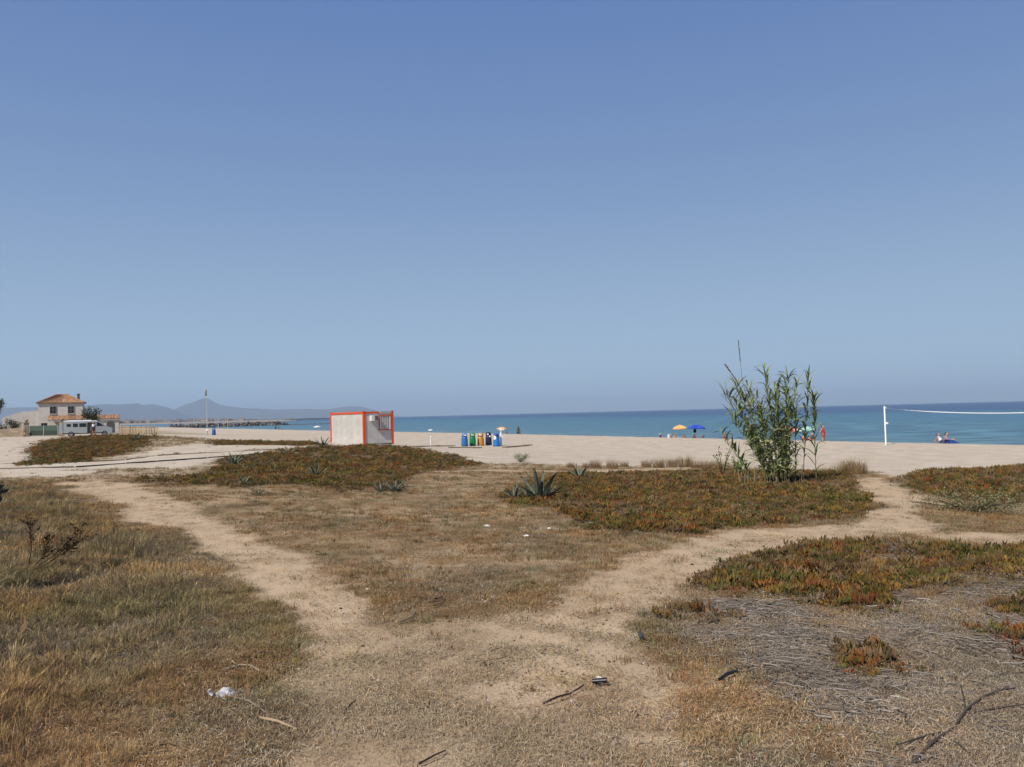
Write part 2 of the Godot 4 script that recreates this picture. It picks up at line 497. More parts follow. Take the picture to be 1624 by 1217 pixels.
func make_terrain() -> void:
	var xs: Array[float] = []
	var x := 0.0
	while x < 6000.0:
		xs.append(x)
		x += 0.07 if x < 6.0 else (0.014 * x if x < 30.0 else 0.045 * x)
	var gx: Array[float] = []
	for k in range(xs.size() - 1, 0, -1):
		gx.append(-xs[k])
	gx.append_array(xs)
	var gd: Array[float] = [-30.0, -12.0, -5.0, -2.0, 0.0, 1.0]
	var d := 1.8
	while d < 9000.0:
		gd.append(d)
		d += maxf(0.055, 0.0115 * d) if d < 65.0 else 0.035 * d
	var w := gx.size()
	var h := gd.size()
	print("grid ", w, " x ", h)
	var verts := PackedVector3Array()
	var cols := PackedColorArray()
	var kinds := PackedByteArray()
	verts.resize(w * h)
	cols.resize(w * h)
	kinds.resize(w * h)
	for j in h:
		var z := -gd[j]
		for i in w:
			var px := gx[i]
			var n := j * w + i
			verts[n] = Vector3(px, height(px, z), z)
			var near := absf(px) < 0.8 * gd[j] + 6.0 and gd[j] < 400.0
			var k := zone(px, z)
			kinds[n] = 1 if k == BEACH or k == PALE else 0
			if near:
				var r := 0.05 + 0.006 * gd[j]
				var c := zone_color(k, px, z)
				c += zone_color(zone(px + r, z), px, z) + zone_color(zone(px - r, z), px, z) + zone_color(zone(px, z + r), px, z) + zone_color(zone(px, z - r), px, z)
				cols[n] = Color(c.r / 5.0, c.g / 5.0, c.b / 5.0)
			else:
				cols[n] = zone_color(k, px, z)
	var sheets: Array[PackedInt32Array] = [PackedInt32Array(), PackedInt32Array()]
	for j in h - 1:
		for i in w - 1:
			var n := j * w + i
			if verts[n].y < -12.0 and verts[n + w].y < -12.0:
				continue
			var t: int = kinds[n]
			sheets[t].append(n)
			sheets[t].append(n + w)
			sheets[t].append(n + 1)
			sheets[t].append(n + 1)
			sheets[t].append(n + w)
			sheets[t].append(n + w + 1)
	var nor := PackedVector3Array()
	nor.resize(w * h)
	for j in h:
		for i in w:
			var n := j * w + i
			var a := verts[j * w + mini(i + 1, w - 1)] - verts[j * w + maxi(i - 1, 0)]
			var b := verts[mini(j + 1, h - 1) * w + i] - verts[maxi(j - 1, 0) * w + i]
			nor[n] = a.cross(b).normalized()
			if nor[n].y < 0.0:
				nor[n] = -nor[n]
	for t in 2:
		var arr := []
		arr.resize(Mesh.ARRAY_MAX)
		arr[Mesh.ARRAY_VERTEX] = verts
		arr[Mesh.ARRAY_NORMAL] = nor
		arr[Mesh.ARRAY_COLOR] = cols
		arr[Mesh.ARRAY_INDEX] = sheets[t]
		var me := ArrayMesh.new()
		me.add_surface_from_arrays(Mesh.PRIMITIVE_TRIANGLES, arr)
		var o := put_mesh(me, ["ground", "beach"][t], [M.ground, M.beach][t])
		tag(o, ["dry brown dune soil crossed by trodden sandy trails", "pale open sand between the dunes and the sea"][t], ["ground", "beach"][t], "", "structure")


func make_sea() -> void:
	# one sheet, its rows run along the shore line; paler over the sandy shallows, deep blue farther out
	var along := Vector3(-0.474, 0, -0.8806)
	var out := Vector3(0.8806, 0, -0.474)
	var origin := Vector3(0, SEA, -105)
	var us: Array[float] = []
	var u := 0.0
	while u < 26000.0:
		us.append(u)
		u += maxf(6.0, 0.06 * u)
	var ga: Array[float] = []
	for k in range(us.size() - 1, 0, -1):
		ga.append(-us[k])
	ga.append_array(us)
	var go: Array[float] = []
	u = 6.0
	while u < 32000.0:
		go.append(u)
		u += maxf(3.0, 0.05 * u)
	var st := begin()
	var n := FastNoiseLite.new()
	n.frequency = 0.006
	n.seed = 5
	n.fractal_octaves = 4
	var w := ga.size()
	for j in go.size():
		for i in w:
			var p := origin + along * ga[i] + out * go[j]
			var o := go[j] * (1.0 + 0.35 * n.get_noise_2d(ga[i] * 0.35, go[j])) + 10.0 * n.get_noise_2d(ga[i], go[j] * 3.0)
			var c := Color(0.17, 0.29, 0.29)
			c = c.lerp(Color(0.085, 0.225, 0.26), smoothstep(8.0, 60.0, o))
			c = c.lerp(Color(0.045, 0.185, 0.26), smoothstep(60.0, 220.0, o))
			c = c.lerp(Color(0.014, 0.072, 0.19), smoothstep(240.0, 420.0, o))
			st.set_color(c)
			st.add_vertex(p)
	for j in go.size() - 1:
		for i in w - 1:
			var k := j * w + i
			for q in [k, k + 1, k + w, k + 1, k + w + 1, k + w]:
				st.add_index(q)
	var s := put(st, "sea", M.sea)
	tag(s, "calm blue green sea reaching out to the horizon", "sea", "", "structure")


func ridge(called: String, label: String, crest: Array, depth: float, base: float, sd: int, cut := 0.16) -> void:
	# crest: points in a row; the flanks run down to the plain before and behind it, cut by gullies
	var n := FastNoiseLite.new()
	n.seed = sd
	n.frequency = 0.0009
	n.fractal_octaves = 4
	var fine_pts := []
	for k in crest.size() - 1:
		for q in 6:
			fine_pts.append((crest[k] as Vector3).lerp(crest[k + 1], q / 6.0))
	fine_pts.append(crest[crest.size() - 1])
	var rows := 13
	var st := begin()
	for j in rows:
		var t := j / float(rows - 1) * 2.0 - 1.0
		for p in fine_pts:
			var h: float = maxf(p.y - base, 0.0)
			var fall := pow(1.0 - absf(t), 1.25)
			var z: float = p.z - t * depth
			var y := base - 4.0 + (h + 4.0) * fall
			if absf(t) > 0.01 and absf(t) < 0.99:
				y += h * cut * n.get_noise_2d(p.x, z * 1.4) * 2.0 * (1.0 - absf(t))
				y = minf(y, base + h * (1.0 - absf(t) * 0.3))
			st.add_vertex(Vector3(p.x, y, z))
	var w := fine_pts.size()
	for j in rows - 1:
		for i in w - 1:
			var k := j * w + i
			for q in [k, k + w, k + 1, k + 1, k + w, k + w + 1]:
				st.add_index(q)
	tag(put(st, called, M.hill), label, "hills", "", "structure")


func make_far() -> void:
	ridge("hills", "hazy blue mountain range far behind the house", [Vector3(-13818.712, 408.732, -17000), Vector3(-12787.993, 472.832, -17000), Vector3(-11628.16, 404.855, -17000), Vector3(-10855.016, 411.063, -17000), Vector3(-10365.44, 385.801, -17000), Vector3(-9695.44, 381.737, -17000), Vector3(-9051.216, 378.324, -17000), Vector3(-8754.831, 383.708, -17000), Vector3(-8561.501, 391.7, -17000), Vector3(-8316.537, 411.268, -17000), Vector3(-8110.51, 393.174, -17000), Vector3(-7852.752, 399.537, -17000), Vector3(-7646.517, 407.203, -17000), Vector3(-7556.693, 366.285, -17000), Vector3(-7363.227, 387.155, -17000), Vector3(-7054.724, 314.951, -17000), Vector3(-6875.229, 233.156, -17000), Vector3(-6709.095, 113.12, -17000)], 2500.0, SEA, 3)
	ridge("hills", "hazy blue mountain with a pointed peak across the bay", [Vector3(-9060.276, 56.356, -20000), Vector3(-8528.6, 209.428, -20000), Vector3(-8133.556, 313.025, -20000), Vector3(-7874.745, 420.111, -20000), Vector3(-7631.51, 482.159, -20000), Vector3(-7463.915, 553.717, -20000), Vector3(-7387.86, 574.536, -20000), Vector3(-7297.28, 541.92, -20000), Vector3(-7206.988, 486.578, -20000), Vector3(-7011.116, 390.69, -20000), Vector3(-6799.476, 347.458, -20000), Vector3(-6375.882, 291.297, -20000), Vector3(-6118.351, 284.785, -20000), Vector3(-5755.237, 245.309, -20000), Vector3(-5421.883, 244.452, -20000), Vector3(-5027.845, 248.119, -20000), Vector3(-4664.554, 225.3, -20000), Vector3(-4452.511, 219.938, -20000), Vector3(-4133.646, 257.314, -20000), Vector3(-3905.898, 281.85, -20000), Vector3(-3633.537, 259.813, -20000), Vector3(-3301.931, 168.126, -20000), Vector3(-3031.149, 70.436, -20000), Vector3(-2775.601, -26.837, -20000)], 2600.0, SEA, 8)
	# low land across the bay
	var st := begin()
	var near := [Vector3(-2192.07, 24.515, -2600), Vector3(-1483.06, 9.941, -2600), Vector3(-1286.166, 5.555, -2600), Vector3(-1108.969, 3.043, -2600), Vector3(-951.458, 1.816, -2600), Vector3(-813.647, 0.3, -2600), Vector3(-725.059, -0.759, -2600), Vector3(-675.854, -2.002, -2600)]
	var prev := []
	for k in near.size():
		var p: Vector3 = near[k]
		p.y = SEA - 0.5
		var row := [p, p + Vector3(0, 2.2, -25), p + Vector3(-30, 5.5, -130), p + Vector3(-300, 8, -1500), p + Vector3(-600, 3, -5000)]
		if k == near.size() - 1:
			row = [p, p + Vector3(0, 0.3, -15), p + Vector3(-10, 0.6, -60), p + Vector3(-200, 0.3, -900), p + Vector3(-600, 0.3, -3000)]
		if prev.size():
			for q in 4:
				var c: Color = [Color(0.5, 0.44, 0.36), Color(0.36, 0.31, 0.22), Color(0.09, 0.1, 0.06), Color(0.08, 0.09, 0.06)][q]
				quad(st, prev[q], row[q], row[q + 1], prev[q + 1], c)
		prev = row
	tag(put(st, "far_shore", M.stone), "low sandy coast on the far side of the bay", "coast", "", "structure")
	# far town
	rng.seed = 77
	for k in 24:
		var f := k / 24.0
		var at: Vector3 = far_spot(lerpf(-0.485, -0.32, f) + rng.randf_range(-0.0015, 0.0015), rng.randf_range(2720.0, 2800.0))
		var w := rng.randf_range(12.0, 24.0)
		var h := lerpf(rng.randf_range(7.0, 12.0), rng.randf_range(4.0, 6.0), f)
		var roof := k % 3 != 1
		var white := Color(0.30, 0.27, 0.24).lerp(Color(0.5, 0.47, 0.43), rng.randf())
		var t := thing("far_building", "tiny pale building with a red roof in the town across the bay" if roof else "tiny pale flat-roofed building in the town across the bay", "building", at, 0.25 + rng.randf_range(-0.3, 0.3), "buildings of the far town")
		st = begin()
		box(st, Vector3(0, h / 2, 0), Vector3(w, h, 14), white)
		put(st, "wall", M.plaster, t)
		st = begin()
		if roof:
			var e := Vector3(w / 2 + 0.6, h, 7.6)
			quad(st, Vector3(-e.x, h, e.z), Vector3(e.x, h, e.z), Vector3(e.x * 0.4, h + 3, 0), Vector3(-e.x * 0.4, h + 3, 0))
			quad(st, Vector3(e.x, h, -e.z), Vector3(-e.x, h, -e.z), Vector3(-e.x * 0.4, h + 3, 0), Vector3(e.x * 0.4, h + 3, 0))
			tri(st, Vector3(-e.x, h, -e.z), Vector3(-e.x, h, e.z), Vector3(-e.x * 0.4, h + 3, 0))
			tri(st, Vector3(e.x, h, e.z), Vector3(e.x, h, -e.z), Vector3(e.x * 0.4, h + 3, 0))
			put(st, "roof", M.far_roof, t)
		else:
			box(st, Vector3(0, h + 0.4, 0), Vector3(w + 0.5, 0.8, 14.5), white * 0.9)
			put(st, "roof", M.plaster, t)
		for q in 3:
			for r in int(h / 3.2):
				st = begin()
				box(st, Vector3((q - 1) * w * 0.3, 1.8 + r * 3.1, 7.05), Vector3(1.8, 1.5, 0.14), Color(0.08, 0.09, 0.1))
				put(st, "window", M.paint, t)
	# tree belt round the town
	var leafm := leaf_clump(160, 3.2, Color(0.035, 0.05, 0.022), Color(0.07, 0.08, 0.035), 1.1, 31)
	var list := []
	for k in 260:
		var f := pow(rng.randf(), 1.4)
		var at := far_spot(lerpf(-0.50, -0.31, f), rng.randf_range(2730.0, 2900.0))
		var s := lerpf(1.7, 0.6, clampf(f * 1.55, 0, 1)) * rng.randf_range(0.7, 1.2)
		list.append([Transform3D(Basis.from_euler(Vector3(0, rng.randf() * TAU, 0)).scaled(Vector3(s * 1.5, s, s * 1.5)), at + Vector3(0, 2.0 * s, 0)), Color.WHITE])
	many("tree_belt", "dark belt of trees round the town across the bay", "trees", [leafm], [list], M.plant)
	# rock breakwater
	rng.seed = 15
	st = begin()
	var a := Vector3(-231.256, -1.5, -560)
	var b := Vector3(-173.678, -2.103, -640)
	for k in 620:
		var f := rng.randf()
		var p := a.lerp(b, f)
		p.y = SEA
		var across := rng.randf_range(-1.0, 1.0)
		var s := rng.randf_range(0.7, 1.6)
		p += Vector3(-0.35, 0, 0.93) * across * 5.0 + Vector3(0, (1.0 - absf(across)) * 2.7 * (1.0 if f < 0.93 else 0.7) - 0.2, 0)
		rock(st, p, s, Color(0.30, 0.27, 0.23) * rng.randf_range(0.6, 1.25))
	tag(put(st, "rock_breakwater", M.stone), "long breakwater of tumbled grey rocks reaching into the sea", "breakwater")
	st = begin()
	a = b
	b = Vector3(-138.798, -2.695, -640)
	for k in 160:
		var p := a.lerp(b, rng.randf())
		p.y = SEA + 0.1
		rock(st, p + Vector3(0, 0, rng.randf_range(-2, 2)), rng.randf_range(0.4, 0.8), Color(0.16, 0.15, 0.13) * rng.randf_range(0.7, 1.2))
	tag(put(st, "reef", M.stone), "low dark reef of rocks just above the water past the breakwater", "reef")


func far_spot(bearing: float, d: float) -> Vector3:
	return Vector3(bearing * d, SEA + 5.0, -d)


func rock(st: SurfaceTool, at: Vector3, s: float, col: Color) -> void:
	var p := []
	var bs := Basis.from_euler(Vector3(rng.randf() * TAU, rng.randf() * TAU, rng.randf() * TAU))
	for v in [Vector3(1, 0, 0), Vector3(-1, 0, 0), Vector3(0, 1, 0), Vector3(0, -1, 0), Vector3(0, 0, 1), Vector3(0, 0, -1)]:
		p.append(at + bs * (v * s * rng.randf_range(0.6, 1.15)))
	for f in [[0, 2, 4], [2, 1, 4], [1, 3, 4], [3, 0, 4], [2, 0, 5], [1, 2, 5], [3, 1, 5], [0, 3, 5]]:
		tri(st, p[f[0]], p[f[2]], p[f[1]], col)


func leaf_clump(n: int, r: float, ca: Color, cb: Color, leaf: float, sd: int, flat := 0.8) -> ArrayMesh:
	var q := RandomNumberGenerator.new()
	q.seed = sd
	var st := begin()
	for k in n:
		var v := Vector3(q.randfn(), q.randfn() * flat, q.randfn()).normalized() * r * pow(q.randf(), 0.4)
		v.y *= flat
		var d := Vector3(q.randfn(), q.randfn(), q.randfn()).normalized()
		var e := d.cross(Vector3(q.randfn(), q.randfn(), q.randfn())).normalized()
		var c := ca.lerp(cb, q.randf())
		quad(st, v - d * leaf * 0.5, v + e * leaf * 0.22, v + d * leaf * 0.5, v - e * leaf * 0.22, c)
	return finish(st)


func many(called: String, label: String, category: String, meshes: Array, lists: Array, m: Material, kind := "stuff") -> void:
	var root := thing(called, label, category, Vector3.ZERO, 0.0, "", kind)
	for k in meshes.size():
		var list: Array = lists[k]
		if list.is_empty():
			continue
		var mm := MultiMesh.new()
		mm.transform_format = MultiMesh.TRANSFORM_3D
		mm.use_colors = true
		mm.mesh = meshes[k]
		mm.instance_count = list.size()
		var buf := PackedFloat32Array()
		buf.resize(list.size() * 16)
		var n := 0
		for e in list:
			var t: Transform3D = e[0]
			var c: Color = e[1]
			var bx := t.basis.x
			var by := t.basis.y
			var bz := t.basis.z
			buf[n] = bx.x
			buf[n + 1] = by.x
			buf[n + 2] = bz.x
			buf[n + 3] = t.origin.x
			buf[n + 4] = bx.y
			buf[n + 5] = by.y
			buf[n + 6] = bz.y
			buf[n + 7] = t.origin.y
			buf[n + 8] = bx.z
			buf[n + 9] = by.z
			buf[n + 10] = bz.z
			buf[n + 11] = t.origin.z
			buf[n + 12] = c.r
			buf[n + 13] = c.g
			buf[n + 14] = c.b
			buf[n + 15] = 1.0
			n += 16
		mm.buffer = buf
		var o := MultiMeshInstance3D.new()
		o.multimesh = mm
		o.material_override = m
		o.name = "clump" if k == 0 else "clump_%03d" % k
		root.add_child(o)


func make_walkway() -> void:
	var side_a := [Vector3(-22.111, 0.087, -33.432), Vector3(-20.511, 0.08, -33.298), Vector3(-17.479, 0.068, -33.276), Vector3(-15.941, 0.072, -34.298), Vector3(-15.776, 0.114, -36.952), Vector3(-14.089, 0.125, -38.453), Vector3(-12.499, 0.122, -39.875), Vector3(-11.324, 0.116, -41.085), Vector3(-10.053, 0.096, -42.275)]
	var side_b := [Vector3(-20.231, 0.066, -30.59), Vector3(-18.798, 0.058, -30.516), Vector3(-16.073, 0.041, -30.597), Vector3(-14.967, 0.044, -32.201), Vector3(-14.162, 0.048, -33.166), Vector3(-12.861, 0.055, -35.094), Vector3(-11.691, 0.063, -37.292), Vector3(-10.706, 0.065, -38.836), Vector3(-9.535, 0.053, -40.088)]
	var o := thing("walkway", "pale sandy walkway laid across the dunes between dark edge beams", "walkway", Vector3.ZERO, 0.0, "", "structure")
	var st := begin()
	for k in side_a.size() - 1:
		for q in 4:
			var row := []
			for e in 2:
				var f := (q + e) / 4.0
				var a: Vector3 = side_a[k].lerp(side_a[k + 1], f)
				var b: Vector3 = side_b[k].lerp(side_b[k + 1], f)
				a.y = height(a.x, a.z) + 0.025
				b.y = height(b.x, b.z) + 0.025
				var m := (a + b) * 0.5
				m.y = maxf(height(m.x, m.z) + 0.03, (a.y + b.y) * 0.5)
				row.append([a, m, b])
			quad(st, row[0][0], row[1][0], row[1][1], row[0][1], Color(0.60, 0.53, 0.43))
			quad(st, row[0][1], row[1][1], row[1][2], row[0][2], Color(0.60, 0.53, 0.43))
	put(st, "surface", M.beach, o)
	for line in [side_a, side_b]:
		for k in line.size() - 1:
			var a: Vector3 = line[k]
			var b: Vector3 = line[k + 1]
			var n := maxi(1, int(a.distance_to(b) / 3.0))
			for q in n:
				var p := a.lerp(b, float(q) / n)
				var e := a.lerp(b, (q + 0.97) / n)
				p.y = height(p.x, p.z) + 0.03
				e.y = height(e.x, e.z) + 0.03 + rng.randf_range(-0.02, 0.02)
				st = begin()
				var dir := (e - p).normalized()
				var up := Vector3.UP
				box(st, (p + e) * 0.5, Vector3(0.035, 0.04, p.distance_to(e)), Color(0.10, 0.095, 0.09), Basis(dir.cross(up).normalized(), up, -dir).orthonormalized())
				put(st, "edge_beam", M.wood, o)


func hip_roof(st: SurfaceTool, x0: float, x1: float, z0: float, z1: float, y: float, rise: float, col: Color) -> void:
	# tiled hip roof: rows of pantile ribs over four slopes
	var w := x1 - x0
	var dz := z1 - z0
	var inset := minf(w, dz) * 0.5
	var ra := Vector3(x0 + inset, y + rise, z0 + inset)
	var rb := Vector3(x1 - inset, y + rise, z1 - inset)
	if dz > w:
		ra = Vector3(x0 + inset, y + rise, z0 + inset)
		rb = Vector3(x0 + inset, y + rise, z1 - inset)
	else:
		ra = Vector3(x0 + inset, y + rise, z0 + inset)
		rb = Vector3(x1 - inset, y + rise, z0 + inset)
	var a := Vector3(x0, y, z1)
	var b := Vector3(x1, y, z1)
	var c := Vector3(x1, y, z0)
	var d := Vector3(x0, y, z0)
	slope(st, a, b, ra if dz <= w else rb, rb, col)
	slope(st, b, c, rb, rb if dz <= w else ra, col)
	slope(st, c, d, rb if dz <= w else ra, ra, col)
	slope(st, d, a, ra, ra if dz <= w else rb, col)
	for seg in [[a, ra if dz <= w else rb], [b, rb], [c, rb if dz <= w else ra], [d, ra], [ra, rb]]:
		tube(st, [seg[0] + Vector3.UP * 0.03, seg[1] + Vector3.UP * 0.03], [0.11, 0.11], 6, col * 1.05)


func slope(st: SurfaceTool, a: Vector3, b: Vector3, ta: Vector3, tb: Vector3, col: Color) -> void:
	var n := maxi(4, int(a.distance_to(b) / 0.24))
	var up := (b - a).cross(ta - a).normalized()
	if up.y < 0.0:
		up = -up
	for k in n:
		var c := col * rng.randf_range(0.72, 1.25)
		c.a = 1.0
		var f0 := float(k) / n
		var f1 := (k + 1.0) / n
		var p0 := a.lerp(b, f0)
		var p1 := a.lerp(b, f1)
		var q0 := ta.lerp(tb, f0)
		var q1 := ta.lerp(tb, f1)
		var pm := (p0 + p1) * 0.5 + up * 0.07
		var qm := (q0 + q1) * 0.5 + up * 0.07
		quad(st, p0, q0, qm, pm, c)
		quad(st, pm, qm, q1, p1, c)


func add_window(parent: Node, at: Vector3, w: float, h: float, shutter: Color) -> void:
	var st := begin()
	box(st, at, Vector3(w + 0.16, h + 0.16, 0.1), Color(0.55, 0.52, 0.48))
	var o := put(st, "window", M.plaster, parent)
	st = begin()
	box(st, at + Vector3(0, 0, 0.03), Vector3(w, h, 0.06))
	put(st, "pane", M.dark_glass, o)
	st = begin()
	for k in 3:
		box(st, at + Vector3((k - 1) * w * 0.5, 0, 0.07), Vector3(0.07, h, 0.05), shutter)
	box(st, at + Vector3(0, 0, 0.071), Vector3(w, 0.06, 0.05), shutter)
	put(st, "frame", M.paint, o)
	st = begin()
	box(st, at + Vector3(0, -h / 2 - 0.12, 0.08), Vector3(w + 0.3, 0.08, 0.22), Color(0.5, 0.47, 0.42))
	put(st, "sill", M.plaster, o)


func make_house() -> void:
	rng.seed = 31
	var base := Vector3(-81.484, -0.143, -150)
	base.y = smooth_height(base.x, base.z)
	var t := thing("house", "two-storey pale house with a terracotta hip roof and tiled porch", "house", base, deg_to_rad(24.0))
	var white := Color(0.60, 0.575, 0.54)
	var st := begin()
	box(st, Vector3(0, 2.8, -2.7), Vector3(7.1, 5.6, 5.4), white)
	put(st, "wall", M.plaster, t)
	st = begin()
	hip_roof(st, -3.85, 3.85, -5.7, 0.3, 5.62, 1.55, Color(0.52, 0.335, 0.21))
	var roof := put(st, "roof", M.roof_tile, t)
	st = begin()
	box(st, Vector3(0, 5.56, -2.7), Vector3(7.5, 0.12, 5.8), Color(0.42, 0.36, 0.3))
	put(st, "eave", M.plaster, t)
	st = begin()
	box(st, Vector3(2.7, 6.6, -2.9), Vector3(0.42, 1.2, 0.42), Color(0.16, 0.13, 0.12))
	box(st, Vector3(2.7, 7.26, -2.9), Vector3(0.6, 0.1, 0.6), Color(0.13, 0.11, 0.1))
	put(st, "chimney", M.plaster, roof)
	add_window(t, Vector3(-1.2, 4.35, 0.02), 0.95, 1.3, Color(0.16, 0.13, 0.11))
	add_window(t, Vector3(1.65, 4.35, 0.02), 0.95, 1.3, Color(0.16, 0.13, 0.11))
	add_window(t, Vector3(-2.6, 1.3, 0.02), 0.9, 1.5, Color(0.12, 0.1, 0.09))
	# porch: pillars, arch and a tiled lean-to roof
	st = begin()
	var pa := Vector3(-1.9, 2.55, 2.7)
	var pb := Vector3(9.6, 2.55, 2.7)
	slope(st, pa, pb, Vector3(-1.9, 3.3, 0.02), Vector3(9.6, 3.3, 0.02), Color(0.52, 0.335, 0.21))
	put(st, "porch_roof", M.roof_tile, t)
	st = begin()
	box(st, Vector3(3.85, 2.42, 2.5), Vector3(11.3, 0.22, 0.25), white)
	put(st, "porch_beam", M.plaster, t)
	for x in [-1.7, 0.9, 3.5, 5.9]:
		st = begin()
		box(st, Vector3(x, 1.155, 2.5), Vector3(0.32, 2.31, 0.32), white)
		put(st, "pillar", M.plaster, t)
	st = begin()
	for k in 9:
		var a0 := PI * k / 9.0
		var a1 := PI * (k + 1) / 9.0
		var p0 := Vector3(8.2 - cos(a0) * 0.7, 1.5 + sin(a0) * 0.7, 2.4)
		var p1 := Vector3(8.2 - cos(a1) * 0.7, 1.5 + sin(a1) * 0.7, 2.4)
		quad(st, p0, Vector3(p0.x, 2.31, 2.4), Vector3(p1.x, 2.31, 2.4), p1, white)
		quad(st, p0, p1, p1 - Vector3(0, 0, 0.3), p0 - Vector3(0, 0, 0.3), white)
	box(st, Vector3(7.0, 1.155, 2.25), Vector3(1.0, 2.31, 0.3), white)
	box(st, Vector3(9.2, 1.155, 2.25), Vector3(0.6, 2.31, 0.3), white)
	put(st, "arch", M.plaster, t)
	st = begin()
	box(st, Vector3(6.9, 1.6, -2.0), Vector3(5.2, 3.2, 4.0), white)
	put(st, "wing", M.plaster, t)
	# garage wing with a lean roof
	st = begin()
	var pr := [Vector3(-9.2, 0, -0.6), Vector3(-3.56, 0, -0.6), Vector3(-3.56, 4.3, -0.6), Vector3(-6.3, 4.15, -0.6), Vector3(-9.2, 3.1, -0.6)]
	var back := Vector3(0, 0, -6)
	for k in range(1, 4):
		tri(st, pr[0], pr[k + 1], pr[k], white * 0.97)
	for k in 5:
		var a: Vector3 = pr[k]
		var b: Vector3 = pr[(k + 1) % 5]
		quad(st, a, b, b + back, a + back, white * 0.97)
	put(st, "garage_wing", M.plaster, t)
	add_window(t, Vector3(-5.3, 1.1, -0.56), 1.0, 0.8, Color(0.12, 0.1, 0.09))
	# stone garden wall, gate pillars and green gate
	var w0 := Vector3(-67.454, 0.411, -102)
	var w1 := Vector3(-61.141, 0.273, -104)
	garden_wall(w0, w1)
	for e in [[Vector3(-61.37, 0.489, -105), false], [Vector3(-55.293, 0.412, -102), true]]:
		var p: Vector3 = e[0]
		p.y = smooth_height(p.x, p.z) - 0.05
		var o := thing("gate_pillar", "tan stone gate pillar with a ball cap beside the van" if e[1] else "tan stone gate pillar with a ball cap at the end of the garden wall", "gate pillar", p, 0.45, "pillars of the garden gate")
		for k in 6:
			st = begin()
			box(st, Vector3(rng.randf_range(-0.01, 0.01), 0.15 + k * 0.29, 0), Vector3(0.54 + rng.randf_range(-0.02, 0.02), 0.28, 0.54), Color(0.44, 0.36, 0.26) * rng.randf_range(0.85, 1.15))
			put(st, "stone_block", M.stone, o)
		st = begin()
		box(st, Vector3(0, 1.79, 0), Vector3(0.7, 0.1, 0.7), Color(0.38, 0.31, 0.22))
		lathe(st, [Vector2(0.1, 1.84), Vector2(0.1, 1.9), Vector2(0.2, 1.98), Vector2(0.22, 2.07), Vector2(0.18, 2.17), Vector2(0.0, 2.24)], 10, Color(0.38, 0.31, 0.22))
		put(st, "cap", M.stone, o)
	var g0 := Vector3(-60.759, 0.481, -104.7)
	var g1 := Vector3(-55.881, 0.419, -102.3)
	g0.y = smooth_height(g0.x, g0.z)
	g1.y = smooth_height(g1.x, g1.z)
	var dir := (g1 - g0)
	var len := dir.length()
	var gate := thing("garden_gate", "dark green screened double gate between two stone pillars", "gate", g0, atan2(-dir.z, dir.x))
	st = begin()
	for k in 3:
		box(st, Vector3(len * k / 2.0, 0.68, 0), Vector3(0.09, 1.36, 0.09), Color(0.30, 0.34, 0.30))
	for y in [0.1, 0.72, 1.3]:
		box(st, Vector3(len / 2, y, 0.002), Vector3(len, 0.06, 0.06), Color(0.06, 0.10, 0.07))
	put(st, "frame", M.paint, gate)
	for k in 2:
		st = begin()
		box(st, Vector3(len * (0.25 + 0.5 * k), 0.4, 0), Vector3(len * 0.5 - 0.12, 0.58, 0.02), Color(0.032, 0.046, 0.038))
		put(st, "lower_screen", M.paint, gate)
		st = begin()
		box(st, Vector3(len * (0.25 + 0.5 * k), 1.0, 0), Vector3(len * 0.5 - 0.12, 0.52, 0.02), Color(0.055, 0.085, 0.068))
		put(st, "upper_screen", M.paint, gate)
	# picket fence of tan boards
	var f0 := Vector3(-47.434, 0.415, -100)
	var f1 := Vector3(-42.802, 0.438, -100.5)
	f0.y = smooth_height(f0.x, f0.z)
	f1.y = smooth_height(f1.x, f1.z)
	dir = f1 - f0
	len = Vector2(dir.x, dir.z).length()
	var fence := thing("board_fence", "weathered tan board fence standing on the dune beside the van", "fence", f0, atan2(-dir.z, dir.x))
	var lift := smooth_height(f1.x, f1.z) - f0.y
	var n := int(len / 0.3)
	for k in n:
		var f := (k + 0.5) / n
		var post := k % 12 == 11
		var h := 1.25 * rng.randf_range(0.9, 1.05) if not post else 1.5
		st = begin()
		box(st, Vector3(f * len, lift * f + h / 2 - 0.1, 0.03 if not post else -0.05), Vector3(0.17 if not post else 0.16, h, 0.03 if not post else 0.16), Color(0.60, 0.46, 0.29) * rng.randf_range(0.6, 1.1) if not post else Color(0.5, 0.46, 0.4))
		put(st, "post" if post else "board", M.wood, fence)
	for y in [0.25, 0.95]:
		st = begin()
		box(st, Vector3(len / 2, y + lift / 2, 0), Vector3(len, 0.08, 0.03), Color(0.3, 0.22, 0.13), Basis(Vector3(0, 0, 1), atan2(lift, len)))
		put(st, "rail", M.wood, fence)
	make_van()


